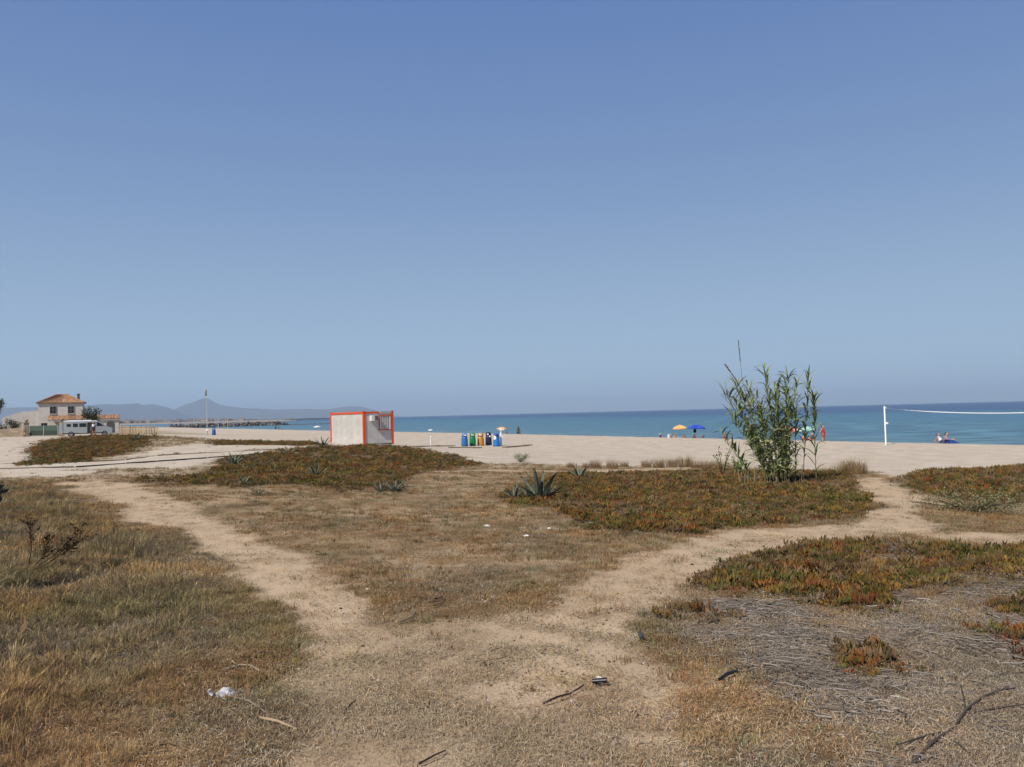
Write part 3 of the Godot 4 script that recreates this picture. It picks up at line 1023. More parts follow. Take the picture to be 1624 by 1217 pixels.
func garden_wall(a: Vector3, b: Vector3) -> void:
	a.y = smooth_height(a.x, a.z)
	b.y = smooth_height(b.x, b.z)
	var dir := b - a
	var len := Vector2(dir.x, dir.z).length()
	var o := thing("garden_wall", "low tan rubble stone wall running up to the garden gate", "wall", a, atan2(-dir.z, dir.x))
	var rise := b.y - a.y
	var x := 0.0
	while x < len:
		var w := rng.randf_range(0.45, 0.9)
		w = minf(w, len - x + 0.05)
		for k in 4:
			var st := begin()
			var f := (x + w / 2) / len
			var top := lerpf(0.78, 1.2, f)
			box(st, Vector3(x + w / 2 + (0.18 if k % 2 else 0.0), rise * f + top * (k + 0.5) / 4.0 - 0.05, rng.randf_range(-0.015, 0.015)), Vector3(w - 0.02, top / 4.0 - 0.015, 0.4), Color(0.58, 0.47, 0.345) * rng.randf_range(0.8, 1.15))
			put(st, "stone", M.stone, o)
		x += w
	var st := begin()
	box(st, Vector3(len / 2, rise / 2 + 0.45, 0), Vector3(len, 0.75, 0.34), Color(0.45, 0.37, 0.27), Basis(Vector3(0, 0, 1), atan2(rise, len)))
	put(st, "mortar", M.stone, o)


func make_van() -> void:
	var p := Vector3(-48.005, 0.288, -94)
	p.y = smooth_height(p.x, p.z)
	var t := thing("camper_van", "white camper van with its sliding side door open", "van", p, deg_to_rad(25.0))
	t.scale = Vector3.ONE * 0.93
	var white := Color(0.36, 0.39, 0.39)
	var z := 0.95
	# outline of the side, rear at -x, nose at +x
	var st := begin()
	var upper := [Vector2(-2.65, 1.0), Vector2(-2.62, 1.72), Vector2(-2.5, 1.82), Vector2(0.95, 1.82), Vector2(1.25, 1.78), Vector2(2.0, 1.16), Vector2(2.55, 1.0), Vector2(2.68, 0.86), Vector2(2.70, 0.42), Vector2(2.62, 0.32), Vector2(-2.62, 0.32)]
	# near side in pieces round the open door (x 0.0 to 0.85, y 0.42 to 1.68)
	for piece in [[Vector2(-2.62, 0.32), Vector2(-2.65, 1.0), Vector2(-2.62, 1.72), Vector2(-2.5, 1.82), Vector2(0.0, 1.82), Vector2(0.0, 0.32)], [Vector2(0.0, 0.32), Vector2(0.0, 0.42), Vector2(0.85, 0.42), Vector2(0.85, 0.32)], [Vector2(0.0, 1.68), Vector2(0.0, 1.82), Vector2(0.85, 1.82), Vector2(0.85, 1.68)], [Vector2(0.85, 0.32), Vector2(0.85, 1.82), Vector2(0.95, 1.82), Vector2(1.25, 1.78), Vector2(2.0, 1.16), Vector2(2.55, 1.0), Vector2(2.68, 0.86), Vector2(2.70, 0.42), Vector2(2.62, 0.32)]]:
		flat(st, piece, z, white)
	flat(st, upper, -z, white)
	for k in upper.size():
		var a: Vector2 = upper[k]
		var b: Vector2 = upper[(k + 1) % upper.size()]
		quad(st, Vector3(a.x, a.y, z), Vector3(b.x, b.y, z), Vector3(b.x, b.y, -z), Vector3(a.x, a.y, -z), white)
	put(st, "body", M.paint, t)
	st = begin()
	box(st, Vector3(-0.75, 1.86, 0), Vector3(3.5, 0.08, 1.7), Color(0.8, 0.8, 0.79))
	box(st, Vector3(-0.9, 1.93, 0), Vector3(2.6, 0.08, 1.45), Color(0.8, 0.8, 0.79))
	put(st, "raised_roof", M.paint, t)
	# dark inside of the doorway
	st = begin()
	var dark := Color(0.36, 0.36, 0.35)
	box(st, Vector3(0.425, 1.05, z - 0.75), Vector3(1.2, 1.4, 0.04), dark)
	box(st, Vector3(0.425, 0.38, z - 0.38), Vector3(1.2, 0.06, 0.72), dark)
	box(st, Vector3(-0.2, 1.05, z - 0.38), Vector3(0.04, 1.3, 0.7), dark)
	box(st, Vector3(1.05, 1.05, z - 0.38), Vector3(0.04, 1.3, 0.7), dark)
	put(st, "cabin_interior", M.paint, t)
	st = begin()
	box(st, Vector3(-0.47, 1.05, z + 0.06), Vector3(0.88, 1.26, 0.05), white)
	var door := put(st, "sliding_door", M.paint, t)
	st = begin()
	box(st, Vector3(-0.5, 1.38, z + 0.095), Vector3(0.74, 0.42, 0.02))
	put(st, "window", M.dark_glass, door)
	for e in [[-2.0, 0.42, 0.32], [-1.3, 0.5, 0.4]]:
		st = begin()
		box(st, Vector3(e[0], 1.38, z + 0.01), Vector3(e[1], e[2], 0.02))
		put(st, "window", M.dark_glass, t)
	st = begin()
	flat(st, [Vector2(0.98, 1.2), Vector2(0.98, 1.68), Vector2(1.22, 1.68), Vector2(1.78, 1.22)], z + 0.012, Color.WHITE)
	put(st, "window", M.dark_glass, t)
	st = begin()
	quad(st, Vector3(1.30, 1.75, 0.8), Vector3(1.97, 1.20, 0.85), Vector3(1.97, 1.20, -0.85), Vector3(1.30, 1.75, -0.8))
	var screen := put(st, "windscreen", M.dark_glass, t)
	screen.position = Vector3(0.015, 0.015, 0)
	st = begin()
	box(st, Vector3(2.69, 0.5, 0), Vector3(0.12, 0.26, 1.86), Color(0.05, 0.05, 0.055))
	put(st, "bumper", M.plastic, t)
	st = begin()
	box(st, Vector3(-0.3, 0.40, z + 0.012), Vector3(4.6, 0.12, 0.03), Color(0.05, 0.055, 0.06))
	put(st, "side_moulding", M.plastic, t)
	for s in [-1.0, 1.0]:
		st = begin()
		box(st, Vector3(2.6, 0.82, s * 0.72), Vector3(0.14, 0.18, 0.32), Color(0.6, 0.6, 0.58))
		put(st, "headlight", M.plastic, t)
		st = begin()
		box(st, Vector3(-2.645, 0.95, s * 0.84), Vector3(0.04, 0.3, 0.14), Color(0.35, 0.03, 0.02))
		put(st, "tail_light", M.plastic, t)
	# rear door swung open
	st = begin()
	box(st, Vector3(-2.82, 1.1, z + 0.02), Vector3(0.34, 1.3, 0.05), Color(0.36, 0.39, 0.39))
	put(st, "rear_door", M.paint, t)
	for x in [-1.75, 1.85]:
		for s in [-1.0, 1.0]:
			st = begin()
			var ring := []
			for k in 15:
				ring.append(Vector3(cos(TAU * k / 14.0) * 0.25, sin(TAU * k / 14.0) * 0.25, 0))
			tube(st, ring, range(15).map(func(_k): return 0.085), 8, Color.WHITE)
			var wheel := put(st, "wheel", M.rubber, t, true)
			wheel.position = Vector3(x, 0.33, s * 0.9)
			st = begin()
			tube(st, [Vector3(0, 0, -0.07), Vector3(0, 0, 0.07)], [0.21, 0.21], 14, Color(0.45, 0.45, 0.45))
			put(st, "rim", M.metal, wheel)


func flat(st: SurfaceTool, outline: Array, z: float, col: Color) -> void:
	var idx := Geometry2D.triangulate_polygon(PackedVector2Array(outline))
	for k in range(0, idx.size(), 3):
		var p := []
		for q in 3:
			p.append(Vector3(outline[idx[k + q]].x, outline[idx[k + q]].y, z))
		if (p[1] - p[0]).cross(p[2] - p[0]).z * z > 0:
			tri(st, p[0], p[2], p[1], col)
		else:
			tri(st, p[0], p[1], p[2], col)


func make_hut() -> void:
	rng.seed = 5
	var corner := Vector3(-10.951, -0.452, -61)
	var th := deg_to_rad(35.6)
	var W := 2.44
	var L := 6.0
	var H := 2.45
	var bs := Basis(Vector3.UP, th)
	var base := corner - bs * Vector3(-W / 2, 0, L / 2)
	base.y = smooth_height(corner.x, corner.z) + 0.02
	var t := thing("site_cabin", "white cabin container with orange corner posts and roof rails", "cabin", base, th)
	var white := Color(0.56, 0.55, 0.53)
	var orange := Color(0.62, 0.085, 0.022)
	var st: SurfaceTool
	# long side and back: upright sandwich panels
	for side in [-1.0, 1.0]:
		for k in 6:
			st = begin()
			box(st, Vector3(side * (W / 2 - 0.06), H / 2, L / 2 - 0.12 - (k + 0.5) * (L - 0.24) / 6.0), Vector3(0.06, H - 0.2, (L - 0.24) / 6.0 - 0.012), white * rng.randf_range(0.97, 1.03))
			put(st, "wall_panel", M.sandwich_panel, t)
	for e in [1.0, -1.0]:
		for k in 2:
			st = begin()
			box(st, Vector3((k - 0.5) * (W - 0.2) / 2.0, H / 2, e * (L / 2 - 0.06)), Vector3((W - 0.2) / 2.0 - 0.012, H - 0.2, 0.06), white * rng.randf_range(0.97, 1.02))
			put(st, "wall_panel", M.sandwich_panel, t)
	for sx in [-1.0, 1.0]:
		for sz in [-1.0, 1.0]:
			st = begin()
			box(st, Vector3(sx * (W / 2 - 0.07), H / 2, sz * (L / 2 - 0.07)), Vector3(0.17, H, 0.17), orange)
			box(st, Vector3(sx * (W / 2 - 0.07), H + 0.02, sz * (L / 2 - 0.07)), Vector3(0.2, 0.05, 0.2), orange * 0.8)
			put(st, "corner_post", M.paint, t)
	for sx in [-1.0, 1.0]:
		st = begin()
		box(st, Vector3(sx * (W / 2 - 0.05), H - 0.06, 0), Vector3(0.13, 0.15, L - 0.32), orange)
		put(st, "roof_rail", M.paint, t)
		st = begin()
		box(st, Vector3(sx * (W / 2 - 0.05), 0.05, 0), Vector3(0.13, 0.15, L - 0.32), white * 0.8)
		put(st, "floor_rail", M.paint, t)
	for sz in [-1.0, 1.0]:
		st = begin()
		if sz > 0:
			box(st, Vector3(-W / 4 + 0.08, H - 0.06, L / 2 - 0.05), Vector3(W / 2 - 0.05, 0.13, 0.13), orange)
		else:
			box(st, Vector3(0, H - 0.06, -L / 2 + 0.05), Vector3(W - 0.32, 0.13, 0.13), orange)
		put(st, "roof_rail", M.paint, t)
	st = begin()
	box(st, Vector3(W / 4, H - 0.05, L / 2 - 0.05), Vector3(W / 2 - 0.3, 0.16, 0.12), Color(0.4, 0.39, 0.36))
	put(st, "bare_rail", M.paint, t)
	st = begin()
	box(st, Vector3(0, H - 0.02, 0), Vector3(W - 0.2, 0.05, L - 0.2), Color(0.45, 0.45, 0.44))
	put(st, "roof", M.paint, t)
	st = begin()
	box(st, Vector3(0, 0.09, 0), Vector3(W - 0.2, 0.1, L - 0.2), Color(0.2, 0.2, 0.2))
	put(st, "floor", M.paint, t)
	# window with an orange surround, bars and a sill on the short side
	var wx := 0.55
	var wy := 1.62
	var zf := L / 2 - 0.03
	st = begin()
	for s in [-1.0, 1.0]:
		box(st, Vector3(wx + s * 0.47, wy, zf + 0.02), Vector3(0.07, 1.12, 0.07), orange)
		box(st, Vector3(wx, wy + s * 0.53, zf + 0.022), Vector3(1.01, 0.07, 0.07), orange)
	var win := put(st, "window", M.paint, t)
	st = begin()
	box(st, Vector3(wx, wy, zf), Vector3(0.87, 0.99, 0.02))
	put(st, "pane", mat("dull_glass", Color(0.42, 0.405, 0.385), 0.3, 0.35), win)
	for k in 5:
		st = begin()
		box(st, Vector3(wx - 0.36 + k * 0.18, wy, zf + 0.025), Vector3(0.05, 0.99, 0.025), Color(0.5, 0.48, 0.46))
		put(st, "bar", M.paint, win)
	for s in [-1.0, 1.0]:
		st = begin()
		box(st, Vector3(wx + s * 0.40, wy, zf + 0.03), Vector3(0.06, 0.97, 0.03), Color(0.6, 0.59, 0.57))
		put(st, "frame", M.paint, win)
	# air conditioner
	st = begin()
	box(st, Vector3(-0.42, 1.98, zf + 0.17), Vector3(0.56, 0.42, 0.34), Color(0.66, 0.65, 0.62))
	var ac := put(st, "air_conditioner", M.plastic, t)
	st = begin()
	for k in 6:
		box(st, Vector3(-0.30, 1.83 + k * 0.06, zf + 0.345), Vector3(0.30, 0.04, 0.02), Color(0.05, 0.05, 0.05))
	put(st, "grille", M.plastic, ac)


func bin_thing(p: Vector3, col: Color, col_top: Color, label: String, turn: float, kind: int) -> void:
	var o := thing("recycling_bin", label, "bin", p, turn, "recycling bins in a row on the sand")
	var st := begin()
	lathe(st, [Vector2(0.0, 0.0), Vector2(0.255, 0.0), Vector2(0.27, 0.04), Vector2(0.265, 0.34), Vector2(0.25, 0.60), Vector2(0.225, 0.72), Vector2(0.20, 0.76)], 20, col)
	put(st, "body", M.plastic, o, true)
	st = begin()
	lathe(st, [Vector2(0.20, 0.76), Vector2(0.228, 0.765), Vector2(0.232, 0.94), Vector2(0.215, 1.0), Vector2(0.14, 1.045), Vector2(0.0, 1.06)], 20, col_top)
	put(st, "hood", M.plastic, o, true)
	st = begin()
	box(st, Vector3(-0.02, 0.88, 0.222), Vector3(0.22, 0.085, 0.05), Color(0.03, 0.03, 0.03))
	put(st, "opening", M.plastic, o)
	st = begin()
	if kind == 0:
		box(st, Vector3(0.02, 0.885, 0.232), Vector3(0.24, 0.07, 0.05), Color(0.78, 0.78, 0.76))
	elif kind == 1:
		box(st, Vector3(-0.02, 0.89, 0.232), Vector3(0.13, 0.11, 0.05), Color(0.78, 0.78, 0.76))
		box(st, Vector3(0.14, 0.72, 0.205), Vector3(0.1, 0.15, 0.06), Color(0.7, 0.72, 0.74))
	else:
		box(st, Vector3(-0.13, 0.72, 0.20), Vector3(0.2, 0.34, 0.08), Color(0.8, 0.8, 0.8))
	put(st, "sticker", M.plastic, o)
	st = begin()
	lathe(st, [Vector2(0.272, 0.10), Vector2(0.280, 0.11), Vector2(0.280, 0.15), Vector2(0.270, 0.16)], 20, col * 0.85)
	put(st, "band", M.plastic, o)


func make_beach_things() -> void:
	rng.seed = 12
	var bins := [[Vector3(-3.897, -0.941, -66.5), Color(0.03, 0.13, 0.36), Color(0.10, 0.22, 0.46), "dark blue recycling bin with a white label, beside the green one", 0], [Vector3(-3.317, -0.944, -67.5), Color(0.015, 0.19, 0.065), Color(0.03, 0.24, 0.10), "green recycling bin with a white label", 0], [Vector3(-2.673, -0.954, -68), Color(0.50, 0.235, 0.05), Color(0.55, 0.30, 0.10), "orange recycling bin with a pale label", 0], [Vector3(-2.059, -0.956, -69), Color(0.012, 0.016, 0.055), Color(0.012, 0.016, 0.055), "navy black recycling bin with white stickers", 1], [Vector3(-1.339, -0.99, -65.5), Color(0.018, 0.17, 0.52), Color(0.01, 0.09, 0.42), "bright blue bin with a large white sign beside the shower post", 2]]
	for b in bins:
		var p: Vector3 = b[0]
		p.y = height(p.x, p.z)
		bin_thing(p, b[1], b[2], b[3], rng.randf_range(-0.2, 0.2), b[4])
	var far: Vector3 = Vector3(-43.841, -0.569, -122)
	far.y = smooth_height(far.x, far.z)
	bin_thing(far, Color(0.02, 0.09, 0.30), Color(0.02, 0.09, 0.30), "small blue bin standing next to the flagpole", 0.3, 0)
	# showers
	var sp: Vector3 = Vector3(-0.974, -1.086, -65.8)
	sp.y = height(sp.x, sp.z)
	var o := thing("beach_shower", "stout white shower post standing beside the bright blue bin", "shower", sp, 0.2)
	var st := begin()
	tube(st, [Vector3(0, 0, 0), Vector3(0, 0.1, 0), Vector3(0, 1.2, 0), Vector3(0, 1.36, 0), Vector3(0, 1.44, 0)], [0.13, 0.085, 0.08, 0.10, 0.05], 10, Color(0.78, 0.79, 0.80))
	put(st, "post", M.plastic, o)
	for a in [0.3, 2.4, 4.5]:
		st = begin()
		var d := Vector3(cos(a), 0, sin(a))
		tube(st, [Vector3(0, 1.30, 0) + d * 0.06, Vector3(0, 1.34, 0) + d * 0.18, Vector3(0, 1.28, 0) + d * 0.22], [0.035, 0.03, 0.045], 6, Color(0.75, 0.75, 0.75))
		put(st, "shower_head", M.plastic, o)
		st = begin()
		tube(st, [Vector3(0, 0.72, 0) + d * 0.06, Vector3(0, 0.72, 0) + d * 0.16], [0.05, 0.05], 8, Color(0.8, 0.8, 0.8))
		put(st, "push_button", M.plastic, o)
	st = begin()
	box(st, Vector3(0, 0.015, 0), Vector3(1.1, 0.06, 1.1), Color(0.42, 0.37, 0.30))
	put(st, "base_slab", M.stone, o)
	var fp: Vector3 = Vector3(-6.638, -0.993, -67)
	fp.y = height(fp.x, fp.z)
	o = thing("foot_shower", "slim pale post with a flat round cap, a foot shower on open sand", "shower", fp)
	st = begin()
	tube(st, [Vector3(0, 0, 0), Vector3(0, 0.08, 0), Vector3(0, 1.22, 0)], [0.1, 0.06, 0.05], 10, Color(0.62, 0.62, 0.60))
	put(st, "post", M.plastic, o)
	st = begin()
	lathe(st, [Vector2(0.0, 1.20), Vector2(0.18, 1.22), Vector2(0.19, 1.27), Vector2(0.12, 1.31), Vector2(0.0, 1.32)], 14, Color(0.80, 0.80, 0.80))
	put(st, "cap", M.plastic, o, true)
	st = begin()
	box(st, Vector3(0.07, 0.78, 0.03), Vector3(0.1, 0.14, 0.1), Color(0.6, 0.6, 0.6))
	box(st, Vector3(-0.05, 0.95, 0.05), Vector3(0.06, 0.06, 0.12), Color(0.6, 0.6, 0.6))
	put(st, "tap", M.plastic, o)
	st = begin()
	box(st, Vector3(0.2, 0.012, 0), Vector3(0.9, 0.06, 0.9), Color(0.42, 0.37, 0.30))
	put(st, "base_slab", M.stone, o)
	# loose duckboards round the showers, half covered by sand
	var n := 0
	for e in [[Vector3(-7.715, -0.876, -62), Vector3(-4.757, -1.02, -68)], [Vector3(-4.657, -0.981, -60), Vector3(-2.186, -1.039, -62)], [Vector3(-0.692, -1.052, -62.5), Vector3(1.391, -1.069, -67)]]:
		var a: Vector3 = e[0]
		var b: Vector3 = e[1]
		a.y = height(a.x, a.z) + 0.03
		b.y = height(b.x, b.z) + 0.03
		var dir := b - a
		var w := thing("duckboard", ["grey wooden duckboard half buried beside the foot shower", "grey wooden duckboard half buried in front of the bins", "grey wooden duckboard running from the stout shower post"][n], "duckboard", a, atan2(-dir.z, dir.x), "duckboards on the sand")
		n += 1
		var len := Vector2(dir.x, dir.z).length()
		for k in int(len / 0.32):
			st = begin()
			box(st, Vector3((k + 0.5) * 0.32, lerpf(0.0, b.y - a.y, k * 0.32 / len), 0), Vector3(0.22, 0.05, 0.45), Color(0.24, 0.19, 0.14) * rng.randf_range(0.8, 1.2), Basis.from_euler(Vector3(0, rng.randf_range(-0.08, 0.08), rng.randf_range(-0.03, 0.03))))
			put(st, "slat", M.wood, w)
	# volleyball net
	var vp: Vector3 = Vector3(24.107, -0.663, -54)
	vp.y = height(vp.x, vp.z)
	var vq: Vector3 = Vector3(34.451, -0.882, -49)
	vq.y = height(vq.x, vq.z)
	o = thing("volleyball_net", "white volleyball post and sagging white net tape on the beach", "volleyball net", vp)
	for e in [Vector3.ZERO, vq - vp]:
		st = begin()
		tube(st, [e + Vector3(0, -0.3, 0), e + Vector3(0, 2.48, 0), e + Vector3(0, 2.52, 0)], [0.052, 0.048, 0.03], 10, Color(0.78, 0.78, 0.78))
		var post := put(st, "post", M.plastic, o)
		st = begin()
		box(st, e + Vector3(0.10, 1.42, 0.02), Vector3(0.14, 0.12, 0.12), Color(0.75, 0.75, 0.75))
		box(st, e + Vector3(0.06, 2.42, 0.0), Vector3(0.1, 0.08, 0.08), Color(0.7, 0.7, 0.7))
		put(st, "winch", M.plastic, post)
	var span := vq - vp
	var line := func(f: float) -> Vector3: return Vector3(span.x * f, lerpf(2.43, 2.43 + span.y, f) - 0.28 * 4.0 * f * (1.0 - f) - 0.05, span.z * f)
	st = begin()
	tube(st, [Vector3(0, 2.40, 0), line.call(0.02), line.call(0.1)], [0.006, 0.006, 0.006], 4, Color(0.5, 0.5, 0.5))
	tube(st, [line.call(0.9), line.call(0.98), span + Vector3(0, 2.40, 0)], [0.006, 0.006, 0.006], 4, Color(0.5, 0.5, 0.5))
	put(st, "cord", M.cloth, o)
	st = begin()
	for k in 24:
		var a: Vector3 = line.call(0.1 + 0.8 * k / 24.0)
		var b: Vector3 = line.call(0.1 + 0.8 * (k + 1) / 24.0)
		box(st, (a + b) * 0.5, Vector3(a.distance_to(b) * 1.005, 0.05 * minf(1.0, 0.35 + 0.16 * k), 0.02), Color(0.78, 0.78, 0.76), Basis(Vector3.UP, atan2(-span.z, span.x)) * Basis(Vector3(0, 0, 1), asin((b.y - a.y) / a.distance_to(b))))
	put(st, "tape", M.cloth, o)
	# flagpole
	fp = Vector3(-45.912, -0.597, -125)
	fp.y = smooth_height(fp.x, fp.z)
	o = thing("flagpole", "tall white flagpole with a green flag hanging limp at its top", "flagpole", fp)
	st = begin()
	tube(st, [Vector3(0, -0.2, 0), Vector3(0, 0.9, 0), Vector3(0, 0.95, 0), Vector3(0, 7.0, 0)], [0.08, 0.08, 0.045, 0.035], 8, Color(0.55, 0.55, 0.55))
	put(st, "pole", M.metal, o)
	st = begin()
	lathe(st, [Vector2(0.0, 7.0), Vector2(0.09, 7.03), Vector2(0.09, 7.10), Vector2(0.0, 7.15)], 10, Color(0.7, 0.7, 0.7))
	put(st, "finial", M.metal, o)
	st = begin()
	for k in 8:
		var y0 := 6.75 - k * 0.11
		for f in 4:
			var x0 := -0.04 - f * 0.055 * (0.5 + k * 0.07)
			var x1 := -0.04 - (f + 1) * 0.055 * (0.5 + k * 0.07)
			var xa0 := -0.04 - f * 0.055 * (0.5 + (k + 1) * 0.07)
			var xa1 := -0.04 - (f + 1) * 0.055 * (0.5 + (k + 1) * 0.07)
			var z0 := 0.06 * (1 if f % 2 else -1)
			quad(st, Vector3(x0, y0, z0), Vector3(x1, y0, -z0), Vector3(xa1, y0 - 0.11, -z0), Vector3(xa0, y0 - 0.11, z0), Color(0.02, 0.10, 0.07))
	put(st, "flag", M.cloth, o)
	st = begin()
	box(st, Vector3(0, 0.75, 0.1), Vector3(0.3, 0.3, 0.1), Color(0.7, 0.7, 0.72))
	put(st, "cleat_box", M.plastic, o)
	for e in [[Vector3(-72.558, -0.213, -205), 3.2, "slim white beach pole standing near the flagpole"], [Vector3(-73.656, -0.363, -215), 3.4, "slim white beach pole in front of the breakwater"]]:
		var p: Vector3 = e[0]
		p.y = smooth_height(p.x, p.z)
		o = thing("beach_pole", e[2], "pole", p, 0.0, "slim poles on the far beach")
		st = begin()
		tube(st, [Vector3(0, -0.2, 0), Vector3(0, 0.5, 0), Vector3(0, e[1], 0)], [0.09, 0.06, 0.045], 8, Color(0.72, 0.72, 0.72))
		put(st, "pole", M.metal, o)
		st = begin()
		lathe(st, [Vector2(0.0, e[1]), Vector2(0.07, e[1] + 0.02), Vector2(0.0, e[1] + 0.1)], 8, Color(0.7, 0.7, 0.7))
		put(st, "cap", M.metal, o)
	# parasols
	parasol(Vector3(-53.573, -2.325, -227.9), 1.05, [Color(0.72, 0.69, 0.62)], "cream white beach parasol standing alone at the waterline", 0.0)
	parasol(Vector3(-1.9, -2.432, -134.1), 0.85, [Color(0.72, 0.34, 0.14), Color(0.75, 0.45, 0.25)], "orange beach parasol beyond the recycling bins", 0.05)
	parasol(Vector3(18.179, -2.06, -90.6), 0.78, [Color(0.75, 0.46, 0.14), Color(0.78, 0.36, 0.18), Color(0.7, 0.62, 0.4)], "yellow and orange striped parasol beside the blue one", -0.05)
	parasol(Vector3(19.283, -2.033, -88.1), 0.95, [Color(0.035, 0.07, 0.42), Color(0.05, 0.11, 0.50)], "blue beach parasol with a dark bag hung under it", 0.05)
	parasol(Vector3(26.433, -2.28, -78.5), 0.78, [Color(0.72, 0.16, 0.13), Color(0.75, 0.62, 0.56)], "red and white striped parasol behind the reeds", 0.1)
	parasol(Vector3(27.068, -2.234, -76.6), 0.76, [Color(0.32, 0.62, 0.52), Color(0.5, 0.72, 0.66)], "mint green parasol beside the red striped one", -0.08)


func parasol(p: Vector3, r: float, cols: Array, label: String, lean: float) -> void:
	p.y = height(p.x, p.z)
	var top := 2.0
	var o := thing("beach_parasol", label, "parasol", p, rng.randf() * TAU, "parasols along the waterline")
	o.rotation.z = lean
	var st := begin()
	tube(st, [Vector3(0, -0.3, 0), Vector3(0, top - 0.05, 0)], [0.018, 0.016], 6, Color(0.7, 0.7, 0.68))
	put(st, "pole", M.metal, o)
	var prof_pts := [Vector2(0.0, top), Vector2(r * 0.3, top - 0.05), Vector2(r * 0.62, top - 0.16), Vector2(r * 0.86, top - 0.28), Vector2(r, top - 0.37), Vector2(r * 0.985, top - 0.45)]
	for g in 8:
		st = begin()
		var c: Color = cols[g % cols.size()]
		for s in 4:
			var a0 := TAU * (g + s / 4.0) / 8.0
			var a1 := TAU * (g + (s + 1) / 4.0) / 8.0
			var k0 := 1.0 - 0.05 * sin(PI * s / 4.0)
			var k1 := 1.0 - 0.05 * sin(PI * (s + 1) / 4.0)
			for q in prof_pts.size() - 1:
				var u: Vector2 = prof_pts[q]
				var v: Vector2 = prof_pts[q + 1]
				quad(st, Vector3(cos(a0) * u.x * k0, u.y, sin(a0) * u.x * k0), Vector3(cos(a0) * v.x * k0, v.y, sin(a0) * v.x * k0), Vector3(cos(a1) * v.x * k1, v.y, sin(a1) * v.x * k1), Vector3(cos(a1) * u.x * k1, u.y, sin(a1) * u.x * k1), c)
		put(st, "canopy_panel", M.cloth, o)
		st = begin()
		var d := Vector3(cos(TAU * g / 8.0), 0, sin(TAU * g / 8.0))
		tube(st, [Vector3(0, top - 0.06, 0), d * r * 0.62 + Vector3(0, top - 0.19, 0), d * r * 0.98 + Vector3(0, top - 0.385, 0)], [0.006, 0.006, 0.005], 4, Color(0.6, 0.6, 0.6))
		put(st, "rib", M.metal, o)
	st = begin()
	lathe(st, [Vector2(0.02, top - 0.01), Vector2(0.025, top + 0.04), Vector2(0.0, top + 0.08)], 8, Color(0.7, 0.7, 0.7))
	put(st, "finial", M.metal, o)


